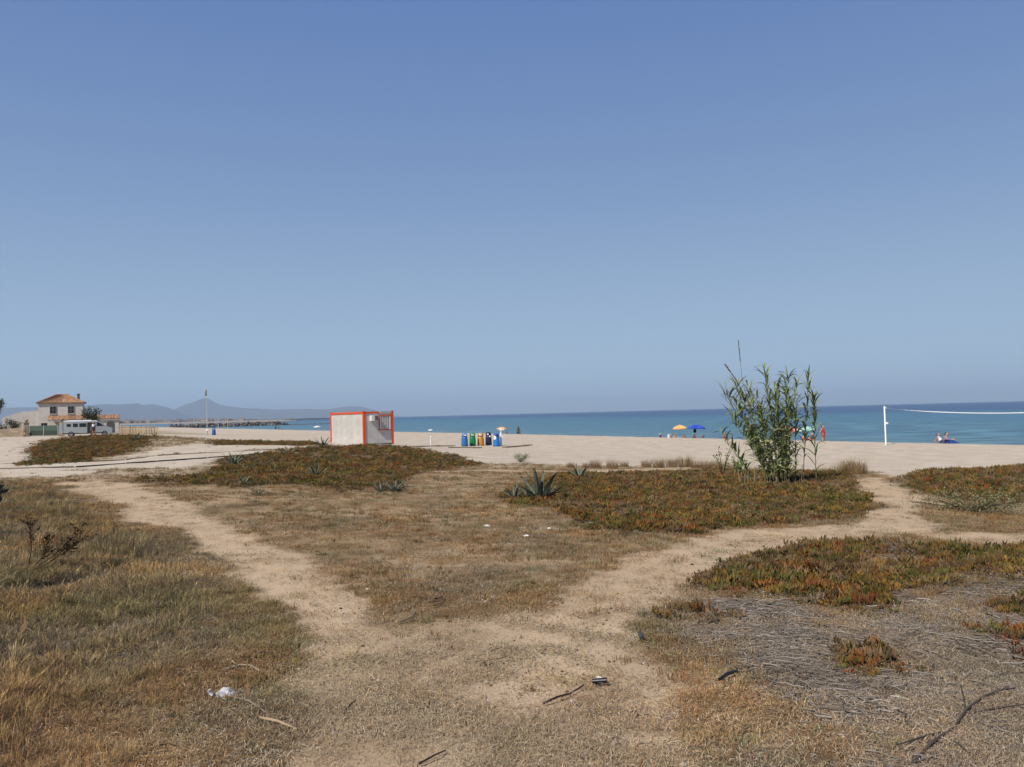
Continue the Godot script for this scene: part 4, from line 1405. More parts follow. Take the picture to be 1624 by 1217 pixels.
# ---------- people: one continuous skin meshed from a field of tapered bones ----------
func body_mesh(bones: Array, cell: float) -> ArrayMesh:
	var lo := Vector3(1e9, 1e9, 1e9)
	var hi := -lo
	for b in bones:
		var r := maxf(b[2], b[3]) + 0.07
		lo = lo.min((b[0] as Vector3).min(b[1]) - Vector3.ONE * r)
		hi = hi.max((b[0] as Vector3).max(b[1]) + Vector3.ONE * r)
	var nx := int((hi.x - lo.x) / cell) + 2
	var ny := int((hi.y - lo.y) / cell) + 2
	var nz := int((hi.z - lo.z) / cell) + 2
	var f := PackedFloat32Array()
	f.resize(nx * ny * nz)
	f.fill(1.0)
	var who := PackedByteArray()
	who.resize(nx * ny * nz)
	var near := PackedFloat32Array()
	near.resize(nx * ny * nz)
	near.fill(1.0)
	for n in bones.size():
		var b: Array = bones[n]
		var a: Vector3 = b[0]
		var ab: Vector3 = b[1] - a
		var l2 := maxf(ab.length_squared(), 1e-8)
		var r := maxf(b[2], b[3]) + 0.07
		var p0 := (a.min(b[1]) - Vector3.ONE * r - lo) / cell
		var p1 := (a.max(b[1]) + Vector3.ONE * r - lo) / cell
		for k in range(maxi(0, int(p0.z)), mini(nz, int(p1.z) + 1)):
			for j in range(maxi(0, int(p0.y)), mini(ny, int(p1.y) + 1)):
				for i in range(maxi(0, int(p0.x)), mini(nx, int(p1.x) + 1)):
					var p := lo + Vector3(i, j, k) * cell
					var t := clampf((p - a).dot(ab) / l2, 0.0, 1.0)
					var d: float = p.distance_to(a + ab * t) - lerpf(b[2], b[3], t)
					var at := (k * ny + j) * nx + i
					var o := f[at]
					var h := maxf(0.04 - absf(o - d), 0.0) / 0.04
					f[at] = minf(o, d) - h * h * 0.01
					if d < near[at]:
						near[at] = d
						who[at] = n
	var ids := {}
	var verts := PackedVector3Array()
	var cols := PackedColorArray()
	var idx := PackedInt32Array()
	var step := [1, nx, nx * ny]
	for k in nz - 1:
		for j in ny - 1:
			for i in nx - 1:
				var at := (k * ny + j) * nx + i
				if absf(f[at]) > cell * 2.2:
					continue
				var sum := Vector3.ZERO
				var hits := 0
				for e in [[0, 0, 0, 0], [0, 1, 0, 0], [0, 0, 1, 0], [0, 1, 1, 0], [1, 0, 0, 0], [1, 0, 0, 1], [1, 0, 1, 0], [1, 0, 1, 1], [2, 0, 0, 0], [2, 0, 0, 1], [2, 0, 0, 2], [2, 0, 0, 3]]:
					var c0: Vector3i
					if e[0] == 0:
						c0 = Vector3i(0, e[1], e[2])
					elif e[0] == 1:
						c0 = Vector3i(e[2], 0, e[3])
					else:
						c0 = Vector3i(e[3] & 1, e[3] >> 1, 0)
					var q := at + c0.x + c0.y * nx + c0.z * nx * ny
					var fa := f[q]
					var fb := f[q + step[e[0]]]
					if (fa < 0.0) != (fb < 0.0):
						var v := Vector3(c0)
						v[e[0]] += fa / (fa - fb)
						sum += v
						hits += 1
				if hits:
					ids[at] = verts.size()
					verts.append(lo + (Vector3(i, j, k) + sum / hits) * cell)
					cols.append(bones[who[at]][4])
	for at in ids:
		var i: int = at % nx
		var j: int = (at / nx) % ny
		var k: int = at / (nx * ny)
		for ax in 3:
			var o1: int = step[(ax + 1) % 3]
			var o2: int = step[(ax + 2) % 3]
			var c := [i, j, k]
			if c[(ax + 1) % 3] == 0 or c[(ax + 2) % 3] == 0:
				continue
			if (f[at] < 0.0) == (f[at + step[ax]] < 0.0):
				continue
			var q := [at, at - o1, at - o1 - o2, at - o2]
			if not (ids.has(q[1]) and ids.has(q[2]) and ids.has(q[3])):
				continue
			var order := [0, 1, 2, 0, 2, 3] if f[at] >= 0.0 else [0, 2, 1, 0, 3, 2]
			for m in order:
				idx.append(ids[q[m]])
	var st := begin()
	for v in verts.size():
		st.set_color(cols[v])
		st.set_smooth_group(0)
		st.add_vertex(verts[v])
	for m in idx:
		st.add_index(m)
	st.generate_normals()
	return st.commit()


func person(p: Vector3, turn: float, pose: String, label: String, skin: Color, top: Color, low: Color, hair: Color, size := 1.0) -> void:
	var o := thing("person", label, "person", p, turn, "people on the beach")
	var B := []
	var hip: Vector3
	var chest: Vector3
	var neck: Vector3
	var head: Vector3
	var sh: Array
	var el: Array
	var wr: Array
	var kn: Array
	var an: Array
	var toe: Array
	if pose == "stand" or pose == "hands_hips":
		hip = Vector3(0, 0.88, 0)
		chest = Vector3(0, 1.24, 0.0)
		neck = Vector3(0, 1.43, 0.0)
		head = Vector3(0, 1.56, 0.02)
		sh = [Vector3(-0.17, 1.36, 0), Vector3(0.17, 1.36, 0)]
		el = [Vector3(-0.25, 1.09, -0.03), Vector3(0.25, 1.09, -0.03)]
		wr = [Vector3(-0.26, 0.85, 0.06), Vector3(0.26, 0.85, 0.06)]
		if pose == "hands_hips":
			el = [Vector3(-0.34, 1.13, -0.05), Vector3(0.34, 1.13, -0.05)]
			wr = [Vector3(-0.18, 0.97, 0.06), Vector3(0.18, 0.97, 0.06)]
		kn = [Vector3(-0.10, 0.47, 0.04), Vector3(0.11, 0.47, 0.0)]
		an = [Vector3(-0.11, 0.07, 0.02), Vector3(0.13, 0.07, -0.06)]
		toe = [Vector3(-0.12, 0.03, 0.18), Vector3(0.16, 0.03, 0.1)]
	elif pose == "sit":
		hip = Vector3(0, 0.13, 0)
		chest = Vector3(0, 0.48, -0.05)
		neck = Vector3(0, 0.66, -0.03)
		head = Vector3(0, 0.79, 0.02)
		sh = [Vector3(-0.17, 0.6, -0.04), Vector3(0.17, 0.6, -0.04)]
		el = [Vector3(-0.25, 0.40, 0.16), Vector3(0.25, 0.40, 0.16)]
		wr = [Vector3(-0.12, 0.42, 0.38), Vector3(0.12, 0.42, 0.38)]
		kn = [Vector3(-0.12, 0.44, 0.36), Vector3(0.13, 0.42, 0.36)]
		an = [Vector3(-0.12, 0.07, 0.56), Vector3(0.14, 0.07, 0.58)]
		toe = [Vector3(-0.13, 0.03, 0.74), Vector3(0.16, 0.03, 0.76)]
	elif pose == "lean":
		hip = Vector3(0, 0.13, 0)
		chest = Vector3(0, 0.42, -0.26)
		neck = Vector3(0, 0.58, -0.34)
		head = Vector3(0, 0.71, -0.33)
		sh = [Vector3(-0.18, 0.52, -0.32), Vector3(0.18, 0.52, -0.32)]
		el = [Vector3(-0.27, 0.27, -0.47), Vector3(0.27, 0.27, -0.47)]
		wr = [Vector3(-0.28, 0.05, -0.5), Vector3(0.28, 0.05, -0.5)]
		kn = [Vector3(-0.10, 0.20, 0.44), Vector3(0.12, 0.28, 0.42)]
		an = [Vector3(-0.10, 0.07, 0.84), Vector3(0.13, 0.07, 0.78)]
		toe = [Vector3(-0.13, 0.17, 0.94), Vector3(0.16, 0.14, 0.92)]
	else: # lying on the stomach, propped on the elbows
		hip = Vector3(0, 0.13, 0)
		chest = Vector3(0, 0.20, 0.36)
		neck = Vector3(0, 0.34, 0.53)
		head = Vector3(0, 0.46, 0.60)
		sh = [Vector3(-0.17, 0.28, 0.46), Vector3(0.17, 0.28, 0.46)]
		el = [Vector3(-0.22, 0.05, 0.56), Vector3(0.22, 0.05, 0.56)]
		wr = [Vector3(-0.08, 0.04, 0.74), Vector3(0.08, 0.04, 0.74)]
		kn = [Vector3(-0.10, 0.08, -0.42), Vector3(0.12, 0.08, -0.42)]
		an = [Vector3(-0.12, 0.07, -0.82), Vector3(0.14, 0.07, -0.82)]
		toe = [Vector3(-0.13, 0.03, -0.96), Vector3(0.17, 0.03, -0.96)]
	var up := (neck - chest).normalized()
	B.append([hip, chest.lerp(hip, 0.35), 0.135, 0.115, low])
	B.append([chest.lerp(hip, 0.4), chest, 0.11, 0.13, top])
	B.append([sh[0].lerp(sh[1], 0.2), sh[0].lerp(sh[1], 0.8), 0.075, 0.075, top])
	B.append([chest, neck - up * 0.04, 0.12, 0.06, top])
	B.append([neck - up * 0.05, head, 0.05, 0.052, skin])
	B.append([head - up * 0.03, head + up * 0.03, 0.085, 0.095, skin])
	var face := (Vector3(0, 0, 1) - up * up.z).normalized()
	B.append([head + face * 0.095 - up * 0.01, head + face * 0.105 - up * 0.03, 0.014, 0.02, skin])
	for s in [-1.0, 1.0]:
		B.append([head + Vector3(s * 0.095, 0, 0), head + Vector3(s * 0.1, -0.02, 0), 0.018, 0.015, skin])
	B.append([head + up * 0.05 - face * 0.01, head + up * 0.055 - face * 0.035, 0.085, 0.085, hair])
	B.append([head - face * 0.05, head - face * 0.06 - up * 0.06, 0.075, 0.06, hair])
	for s in 2:
		B.append([sh[s], el[s], 0.052, 0.04, skin])
		B.append([el[s], wr[s], 0.04, 0.026, skin])
		var hipj := hip + Vector3(-0.085 if s == 0 else 0.085, -0.02, 0)
		B.append([hipj, hipj.lerp(kn[s], 0.35), 0.095, 0.082, low])
		B.append([hipj.lerp(kn[s], 0.35), kn[s], 0.08, 0.055, skin])
		B.append([kn[s], an[s].lerp(kn[s], 0.65), 0.055, 0.056, skin])
		B.append([an[s].lerp(kn[s], 0.65), an[s], 0.054, 0.035, skin])
		B.append([an[s], toe[s], 0.04, 0.028, skin])
		var d: Vector3 = (wr[s] - el[s]).normalized()
		var side := d.cross(Vector3(0.3, 0.2, 0.93)).normalized()
		B.append([wr[s], wr[s] + d * 0.07, 0.025, 0.034, skin])
		for q in 4:
			var root: Vector3 = wr[s] + d * 0.08 + side * (q - 1.5) * 0.021
			B.append([root, root + d * [0.06, 0.075, 0.08, 0.055][q] + Vector3(0, -0.008, 0), 0.0105, 0.009, skin])
		B.append([wr[s] + d * 0.03 + side * 0.03, wr[s] + d * 0.075 + side * 0.055, 0.012, 0.01, skin])
	var me := body_mesh(B, 0.026)
	var m := put_mesh(me, "body", M.skin, o)
	m.scale = Vector3.ONE * size


func make_people() -> void:
	rng.seed = 55
	var tan := Color(0.36, 0.19, 0.12)
	var fair := Color(0.48, 0.28, 0.20)
	var dark := Color(0.03, 0.025, 0.02)
	var P := func(v: Vector3) -> Vector3: return Vector3(v.x, height(v.x, v.z) + 0.005, v.z)
	person(P.call(Vector3(0.762, -1.972, -121.9)), 2.8, "stand", "dark-clad person standing alone by the water beyond the bins", Color(0.14, 0.09, 0.065), Color(0.07, 0.06, 0.05), Color(0.06, 0.055, 0.05), dark)
	person(P.call(Vector3(-1.026, -1.912, -124.3)), -1.4, "sit", "person in black sitting in the shade of the orange parasol", tan, Color(0.02, 0.02, 0.025), Color(0.02, 0.02, 0.03), dark)
	person(P.call(Vector3(-0.565, -2.033, -125.3)), 1.7, "lean", "person leaning back on the sand beside the orange parasol", tan, tan, Color(0.05, 0.04, 0.06), dark)
	person(P.call(Vector3(-73.166, -1.839, -256.7)), 0.6, "stand", "person standing at the water's edge before the breakwater", Color(0.16, 0.1, 0.08), Color(0.08, 0.05, 0.05), Color(0.03, 0.03, 0.06), dark)
	person(P.call(Vector3(-73.545, -2.101, -261.5)), -0.8, "stand", "person in dark swimwear standing next to another before the breakwater", tan * 0.6, Color(0.03, 0.03, 0.05), Color(0.03, 0.03, 0.05), dark)
	person(P.call(Vector3(-71.18, -2.063, -256.5)), 0.4, "sit", "person sitting low on the sand before the breakwater", tan * 0.6, Color(0.04, 0.03, 0.05), Color(0.03, 0.03, 0.05), dark)
	person(P.call(Vector3(16.171, -1.894, -91.8)), 0.4, "sit", "person in a white sun hat sitting on the sand", tan, Color(0.05, 0.06, 0.07), Color(0.05, 0.06, 0.07), Color(0.7, 0.7, 0.68))
	person(P.call(Vector3(16.246, -1.737, -89.2)), 1.5, "prone", "sunbather lying on the stomach beside a white cool box", Color(0.40, 0.18, 0.14), Color(0.40, 0.18, 0.14), Color(0.35, 0.05, 0.04), dark)
	person(P.call(Vector3(17.208, -1.834, -88.9)), 1.2, "sit", "bare-backed person hunched on the sand under the striped parasol", fair, fair, Color(0.12, 0.05, 0.03), dark)
	person(P.call(Vector3(18.158, -1.891, -88)), 0.2, "lean", "tanned person leaning back between two parasols", Color(0.28, 0.12, 0.08), Color(0.28, 0.12, 0.08), Color(0.2, 0.06, 0.05), dark)
	person(P.call(Vector3(18.701, -1.842, -86.2)), -0.5, "sit", "tanned person sitting in the shade of the blue parasol", Color(0.24, 0.13, 0.09), Color(0.1, 0.07, 0.06), Color(0.05, 0.04, 0.04), dark)
	person(P.call(Vector3(19.197, -1.876, -85.8)), -1.6, "lean", "person in dark swimwear reclining beside the blue parasol", Color(0.24, 0.13, 0.09), Color(0.05, 0.045, 0.05), Color(0.04, 0.04, 0.05), dark)
	person(P.call(Vector3(20.541, -1.738, -81.1)), 0.3, "sit", "person sitting on the sand near the reeds' leaning branch", Color(0.30, 0.16, 0.11), Color(0.2, 0.08, 0.07), Color(0.1, 0.06, 0.05), dark)
	person(P.call(Vector3(23.924, -1.628, -73)), 0.5, "stand", "dark-haired person standing beside the red striped parasol", tan, Color(0.5, 0.3, 0.25), Color(0.3, 0.06, 0.05), dark)
	person(P.call(Vector3(25.191, -1.608, -70.3)), -0.4, "sit", "person in a pale cap and dark shirt sitting beside the mint parasol", tan, Color(0.03, 0.05, 0.05), Color(0.03, 0.05, 0.06), Color(0.6, 0.66, 0.66))
	person(P.call(Vector3(24.539, -1.536, -70.4)), 1.1, "sit", "pink-skinned person sitting in the shade of the mint parasol", Color(0.5, 0.22, 0.16), Color(0.5, 0.22, 0.16), Color(0.3, 0.08, 0.06), dark)
	person(P.call(Vector3(26.227, -1.751, -70.6)), 0.7, "hands_hips", "woman in a red swimsuit standing with her hands on her hips", Color(0.50, 0.24, 0.17), Color(0.50, 0.05, 0.035), Color(0.50, 0.05, 0.035), dark)
	person(P.call(Vector3(29.965, -1.376, -57.7)), 1.0, "sit", "dark-haired person in a pink top sitting beyond the net", fair, Color(0.42, 0.20, 0.22), Color(0.10, 0.16, 0.36), dark)
	person(P.call(Vector3(29.692, -1.339, -57.6)), 0.6, "lean", "person in a white top leaning back beyond the net", tan, Color(0.62, 0.60, 0.62), Color(0.05, 0.05, 0.08), dark)
	var st := begin()
	var p: Vector3 = P.call(Vector3(28.362, -1.059, -54))
	var o := thing("beach_towel", "blue beach towel rolled over a bag beside the two people beyond the net", "towel", p, 0.35)
	o.scale = Vector3(0.62, 0.7, 0.7)
	for k in 7:
		var a: float = -0.6 + k * 0.2
		var h0 := 0.34 * exp(-pow(a + 0.35, 2) * 3.0) + 0.05
		var h1 := 0.34 * exp(-pow(a + 0.55, 2) * 3.0) + 0.05
		quad(st, Vector3(a, h0, 0.3), Vector3(a, h0 + 0.03, -0.3), Vector3(a + 0.2, h1 + 0.03, -0.3), Vector3(a + 0.2, h1, 0.3), Color(0.06, 0.15, 0.46))
		quad(st, Vector3(a, 0, 0.32), Vector3(a, h0, 0.3), Vector3(a + 0.2, h1, 0.3), Vector3(a + 0.2, 0, 0.32), Color(0.05, 0.12, 0.40))
		quad(st, Vector3(a, 0, -0.32), Vector3(a + 0.2, 0, -0.32), Vector3(a + 0.2, h1 + 0.03, -0.3), Vector3(a, h0 + 0.03, -0.3), Color(0.05, 0.12, 0.40))
	put(st, "cloth", M.cloth, o)
	st = begin()
	box(st, Vector3(-0.3, 0.15, 0), Vector3(0.45, 0.28, 0.4), Color(0.04, 0.06, 0.14))
	put(st, "bag", M.cloth, o)
	# white cool box
	p = P.call(Vector3(16.709, -1.799, -89.3))
	o = thing("cool_box", "upright white cool box on the sand near the striped parasol", "cool box", p, 0.4)
	st = begin()
	box(st, Vector3(0, 0.33, 0), Vector3(0.26, 0.66, 0.30), Color(0.78, 0.78, 0.78))
	put(st, "body", M.plastic, o)
	st = begin()
	box(st, Vector3(0, 0.70, 0), Vector3(0.29, 0.08, 0.33), Color(0.8, 0.8, 0.8))
	put(st, "lid", M.plastic, o)
	st = begin()
	tube(st, [Vector3(-0.14, 0.66, 0), Vector3(-0.13, 0.84, 0), Vector3(0.13, 0.84, 0), Vector3(0.14, 0.66, 0)], [0.012, 0.012, 0.012, 0.012], 6, Color(0.6, 0.6, 0.6))
	put(st, "handle", M.plastic, o)
	# bag hung under the blue parasol
	p = P.call(Vector3(19.283, -2.033, -88.1))
	st = begin()
	lathe(st, [Vector2(0.0, 0.0), Vector2(0.13, 0.03), Vector2(0.16, 0.18), Vector2(0.12, 0.38), Vector2(0.04, 0.48), Vector2(0.0, 0.49)], 10, Color(0.012, 0.012, 0.02))
	o = thing("hanging_bag", "black bag hanging from the pole of the blue parasol", "bag", p + Vector3(-0.12, 1.12, 0.16), 0.0)
	put(st, "sack", M.cloth, o, true)
	st = begin()
	tube(st, [Vector3(0, 0.46, 0), Vector3(0.06, 0.58, -0.08), Vector3(0.12, 0.60, -0.16)], [0.01, 0.01, 0.01], 5, Color(0.02, 0.02, 0.02))
	put(st, "strap", M.cloth, o)
	# the person in the van's doorway
	var v: Vector3 = Vector3(-46.809, 0.428, -92.9)
	v.y = smooth_height(v.x, v.z) + 0.005
	person(v, 0.4, "stand", "person in a white shirt standing at the van's open door", tan, Color(0.75, 0.72, 0.72), Color(0.05, 0.05, 0.06), dark, 0.93)


# ---------- plants ----------
func agave_leaf(sd: int, bend: float) -> ArrayMesh:
	# unit length along +y, channelled face towards +z, hooked tip
	var q := RandomNumberGenerator.new()
	q.seed = sd
	var st := begin()
	var pts := []
	var n := 9
	for k in n + 1:
		var t := float(k) / n
		var w := 0.085 * (0.75 + 0.6 * t) * pow(1.0 - t, 0.55) * (1.0 if t < 0.97 else 0.3) + 0.003
		var c := Vector3(0.015 * sin(t * 3.0 + sd), t, -bend * t * t)
		var th := 0.05 * (1.0 - t) + 0.006
		pts.append([c + Vector3(-w, 0, 0.03 * (1.0 - t)), c + Vector3(0, 0, -0.012), c + Vector3(w, 0, 0.03 * (1.0 - t)), c + Vector3(0, 0, -th)])
	for k in n:
		var a: Array = pts[k]
		var b: Array = pts[k + 1]
		var t := float(k) / n
		var face := Color(0.10, 0.13, 0.092).lerp(Color(0.165, 0.185, 0.13), q.randf())
		var under := Color(0.135, 0.16, 0.12)
		var tip := Color(0.06, 0.05, 0.04)
		if k == n - 1:
			face = tip
			under = tip
		quad(st, a[0], a[1], b[1], b[0], face)
		quad(st, a[1], a[2], b[2], b[1], face * 0.97)
		quad(st, a[2], a[3], b[3], b[2], under)
		quad(st, a[3], a[0], b[0], b[3], under)
		if k > 0 and k < n - 1:
			for s in [0, 2]:
				var m: Vector3 = a[s].lerp(b[s], 0.5)
				var out := Vector3(-0.012 if s == 0 else 0.012, 0.008, 0)
				tri(st, m - Vector3(0, 0.012, 0), m + out, m + Vector3(0, 0.012, 0), Color(0.10, 0.07, 0.05))
	return finish(st)


func agave(p: Vector3, r: float, n: int, label: String, leaves: Array, sd: int, dryness := 0.0) -> void:
	p.y = height(p.x, p.z) - 0.03
	rng.seed = sd
	var o := thing("agave", label, "agave", p, rng.randf() * TAU, "agaves on the dune")
	for k in n:
		var f := (k + 0.5) / n
		var yaw := k * 2.399
		var pitch := lerpf(0.08, 1.25, pow(f, 0.75)) + rng.randf_range(-0.1, 0.1)
		var len := r * lerpf(0.82, 1.0, sin(f * PI)) * rng.randf_range(0.82, 1.1)
		var me := put_mesh(leaves[k % leaves.size()], "leaf", M.agave, o)
		var bs := Basis(Vector3.UP, yaw) * Basis(Vector3.RIGHT, pitch)
		# the channelled face looks up and inwards
		bs = bs * Basis(Vector3.UP, PI)
		var wide := len * lerpf(0.75, 1.15, f)
		me.transform = Transform3D(bs * Basis.from_scale(Vector3(wide, len, wide)), Basis(Vector3.UP, yaw) * Vector3(0, 0.02, 0.035 * r))
	var st := begin()
	lathe(st, [Vector2(0.0, 0.0), Vector2(0.11 * r, 0.0), Vector2(0.10 * r, 0.10 * r), Vector2(0.04 * r, 0.22 * r), Vector2(0.0, 0.4 * r)], 9, Color(0.16, 0.18, 0.12))
	put(st, "heart", M.agave, o, true)


func reed_leaf(sd: int, droop: float) -> ArrayMesh:
	# unit length along +y, arching over towards +z
	var st := begin()
	var n := 7
	var prev := []
	var ang := 0.0
	var c := Vector3.ZERO
	for k in n + 1:
		var t := float(k) / n
		var w := 0.047 * sin(PI * pow(t * 0.94 + 0.06, 0.62)) + 0.001
		var d := Vector3(0, cos(ang), sin(ang))
		var nn := Vector3(0, -sin(ang), cos(ang))
		var tw := Vector3(cos(t * 0.9 * (1 if sd % 2 else -1)), 0, 0) + nn * sin(t * 0.9 * (1 if sd % 2 else -1))
		var row := [c - tw * w + nn * 0.008, c, c + tw * w + nn * 0.008]
		if prev.size():
			var col := Color(0.135, 0.18, 0.068).lerp(Color(0.25, 0.27, 0.12), t * 0.6 + 0.1 * (sd % 3))
			quad(st, prev[0], prev[1], row[1], row[0], col)
			quad(st, prev[1], prev[2], row[2], row[1], col)
		prev = row
		c += d / n
		ang += droop / n * (0.4 + 1.4 * t)
	return finish(st)


func make_plants() -> void:
	rng.seed = 99
	mat("agave", Color(1, 1, 1), 0.55, 0.35)
	triplanar(M.agave, noise_tex(0.02, Color(0.78, 0.8, 0.8), Color(1, 1, 1), 256), 3.0)
	var al := [agave_leaf(1, 0.10), agave_leaf(2, 0.22), agave_leaf(3, 0.34), agave_leaf(4, 0.02)]
	agave(Vector3(0.512, -0.145, -16.826), 0.72, 19, "large blue-green agave with broad spread leaves above the ice plant", al, 301)
	agave(Vector3(-0.021, -0.132, -16.829), 0.42, 13, "small agave offshoot close beside the large agave", al, 302)
	agave(Vector3(0.268, -0.137, -16.689), 0.36, 11, "young agave tucked between the large agave and its offshoot", al, 307)
	agave(Vector3(1.817, -0.269, -23.34), 0.52, 15, "upright agave on the near edge of the sandy cross trail", al, 303)
	agave(Vector3(-5.732, -0.08, -24.046), 0.52, 15, "grey-green agave standing amid the dune mat before the cabin", al, 304)
	agave(Vector3(-2.685, -0.088, -18.698), 0.42, 13, "agave of a close pair in the dry turf, its leaves upright", al, 305)
	agave(Vector3(-3.026, -0.083, -18.889), 0.34, 12, "smaller agave of a close pair in the dry turf", al, 306)
	agave(Vector3(-10.408, -0.019, -30.944), 0.6, 15, "agave at the edge of the dune mat beside the walkway", al, 308)
	agave(Vector3(-6.797, -0.034, -20.892), 0.36, 12, "low agave half sunk in the shaded dune mat edge", al, 309)
	agave(Vector3(-5.565, -0.032, -18.147), 0.28, 10, "sparse agave with narrow leaves in brown turf", al, 310)
	agave(Vector3(-9.907, 0.098, -43.316), 0.75, 15, "dark agave beside the cabin's far corner", al, 311)
	agave(Vector3(-26.94, 0.319, -59.639), 0.8, 15, "pale agave on the dune hump before the board fence", al, 312)
	agave(Vector3(-35.677, 0.146, -83.023), 0.7, 13, "agave at the end of the board fence", al, 313)
	make_reeds()
	make_shrubs()


func make_reeds() -> void:
	rng.seed = 808
	var base := Vector3(6.477, -0.267, -20.253)
	base.y = height(base.x, base.z)
	var t := thing("giant_reed", "tall clump of green giant reed growing above the ice plant", "reed", base)
	mat("reed_stem", Color(1, 1, 1), 0.6, 0.3)
	var lf := [reed_leaf(1, 1.2), reed_leaf(2, 2.0), reed_leaf(3, 2.7), reed_leaf(4, 0.6)]
	# foot of each cane, lean to the side, lean away, length, number of leaves
	var canes := [
		[-0.15, 0.0, -0.75, 0.05, 2.45, 12], [-0.25, 0.1, -0.62, -0.1, 2.55, 13], [-0.2, -0.1, -0.48, 0.1, 2.50, 13], [-0.1, 0.05, -0.36, -0.15, 2.40, 12],
		[-0.05, -0.05, -0.14, 0.1, 2.86, 13], [-0.18, 0.15, -0.26, 0.0, 2.3, 12], [0.0, 0.1, -0.05, -0.1, 2.45, 12], [-0.02, -0.12, 0.03, 0.05, 2.55, 13],
		[0.05, 0.0, 0.08, 0.1, 2.62, 13], [0.06, 0.12, 0.12, -0.1, 2.5, 12], [-0.32, 0.05, -0.72, 0.05, 1.75, 9], [-0.3, -0.1, -0.46, 0.15, 1.6, 9],
		[-0.15, 0.2, -0.05, -0.2, 1.5, 8], [0.1, -0.1, 0.05, 0.2, 1.9, 9], [-0.2, 0.0, -0.24, 0.2, 1.9, 10], [-0.4, 0.1, -0.35, -0.15, 1.3, 8],
		[-0.35, 0.15, -0.6, 0.1, 1.2, 7], [0.12, 0.05, 0.16, 0.1, 2.55, 12], [0.40, -0.15, 0.03, 0.0, 1.95, 7], [0.62, -0.25, 0.12, 0.0, 2.62, 9],
		[0.95, -0.3, 0.0, 0.05, 2.1, 9], [0.14, 0.1, 0.02, 0.2, 2.1, 9], [-0.65, -0.2, -0.8, 0.1, 1.25, 7], [0.0, 0.2, 0.12, -0.2, 1.2, 7],
		[0.08, 0.15, -0.12, -0.2, 2.1, 9], [-0.22, 0.2, -0.40, -0.25, 2.15, 9]]
	for c in canes:
		var foot := Vector3(c[0], 0, c[1])
		foot.y = height(base.x + c[0], base.z + c[1]) - base.y - 0.03
		var pts := []
		var rad := []
		var len: float = c[4] * 0.95
		for k in 9:
			var f := k / 8.0
			var bow := f * (0.55 + 0.45 * f)
			pts.append(foot + Vector3(c[2] * bow * len * 0.72, len * f * (1.0 - 0.05 * f * absf(c[2])), c[3] * bow * len * 0.42) + Vector3(rng.randf_range(-0.012, 0.012), 0, rng.randf_range(-0.012, 0.012)))
			rad.append(lerpf(0.0125, 0.004, f))
		var st := begin()
		var green := Color(0.10, 0.12, 0.045).lerp(Color(0.17, 0.155, 0.07), rng.randf())
		tube(st, pts, rad, 6, Color(0.17, 0.135, 0.08).lerp(green, rng.randf()), green)
		var cane := put(st, "cane", M.reed_stem, t)
		for k in c[5]:
			var f: float = lerpf(0.26, 1.0, pow((k + 0.5) / c[5], 0.8))
			var s: float = f * 8.0
			var at: Vector3 = (pts[int(minf(s, 7.0))] as Vector3).lerp(pts[int(minf(s, 7.0)) + 1], s - int(minf(s, 7.0)))
			var crown: bool = k >= c[5] - 5
			var yaw: float = (k % 2) * PI + rng.randf_range(-0.7, 0.7) + c[0] * 9.0
			var pitch := rng.randf_range(0.12, 0.40) if crown else rng.randf_range(0.4, 0.85)
			var ll := rng.randf_range(0.42, 0.62) * (0.85 if crown else 1.0)
			var m := put_mesh(lf[(3 if k % 3 else 0) if crown else rng.randi_range(0, 2)], "leaf", M.plant, cane)
			m.transform = Transform3D(Basis(Vector3.UP, yaw) * Basis(Vector3.RIGHT, pitch) * Basis.from_scale(Vector3(ll * 1.05, ll, ll)), at)
	# the finer leaves that fill the clump
	var small := []
	for k in 4:
		small.append([])
	for c in canes:
		for k in 38:
			var f := lerpf(0.08, 1.0, rng.randf())
			var len: float = c[4]
			var bow := f * (0.55 + 0.45 * f)
			var at := Vector3(c[0], 0, c[1]) + Vector3(c[2] * bow * len * 0.72, len * f, c[3] * bow * len * 0.42)
			var ll := rng.randf_range(0.26, 0.46)
			small[rng.randi() % 4].append(Transform3D(Basis(Vector3.UP, rng.randf() * TAU) * Basis(Vector3.RIGHT, rng.randf_range(0.2, 0.9)) * Basis.from_scale(Vector3(ll, ll, ll)), at))
	var fill := SurfaceTool.new()
	fill.begin(Mesh.PRIMITIVE_TRIANGLES)
	for k in 4:
		for x in small[k]:
			fill.append_from(lf[k], 0, x)
	var rest := put_mesh(fill.commit(), "small_leaves", M.plant, t)
	rest.set_meta("kind", "stuff")
	# two flower stalks, one with a dry plume
	var st := begin()
	tube(st, [Vector3(-0.62, 1.7, 0), Vector3(-0.80, 2.2, 0.02), Vector3(-0.87, 2.55, 0.0), Vector3(-0.93, 3.48, 0)], [0.007, 0.006, 0.005, 0.004], 5, Color(0.10, 0.10, 0.06), Color(0.12, 0.08, 0.05))
	for k in 40:
		var f := rng.randf()
		var at := Vector3(-0.90, 2.95, 0).lerp(Vector3(-0.93, 3.48, 0), f)
		var d := Vector3(rng.randf_range(-0.2, 0.2), 1, rng.randf_range(-0.2, 0.2)).normalized() * 0.09
		tri(st, at, at + d + Vector3(0.006, 0, 0), at + d * 0.5 + Vector3(-0.008, 0, 0.006), Color(0.13, 0.10, 0.075))
	put(st, "flower_stalk", M.straw, t)
	st = begin()
	var plume := [Vector3(-0.70, 1.9, 0.05), Vector3(-0.88, 2.25, 0.05), Vector3(-1.02, 2.52, 0.05), Vector3(-1.27, 2.89, 0.05)]
	tube(st, plume, [0.008, 0.008, 0.012, 0.006], 5, Color(0.14, 0.11, 0.07), Color(0.10, 0.07, 0.045))
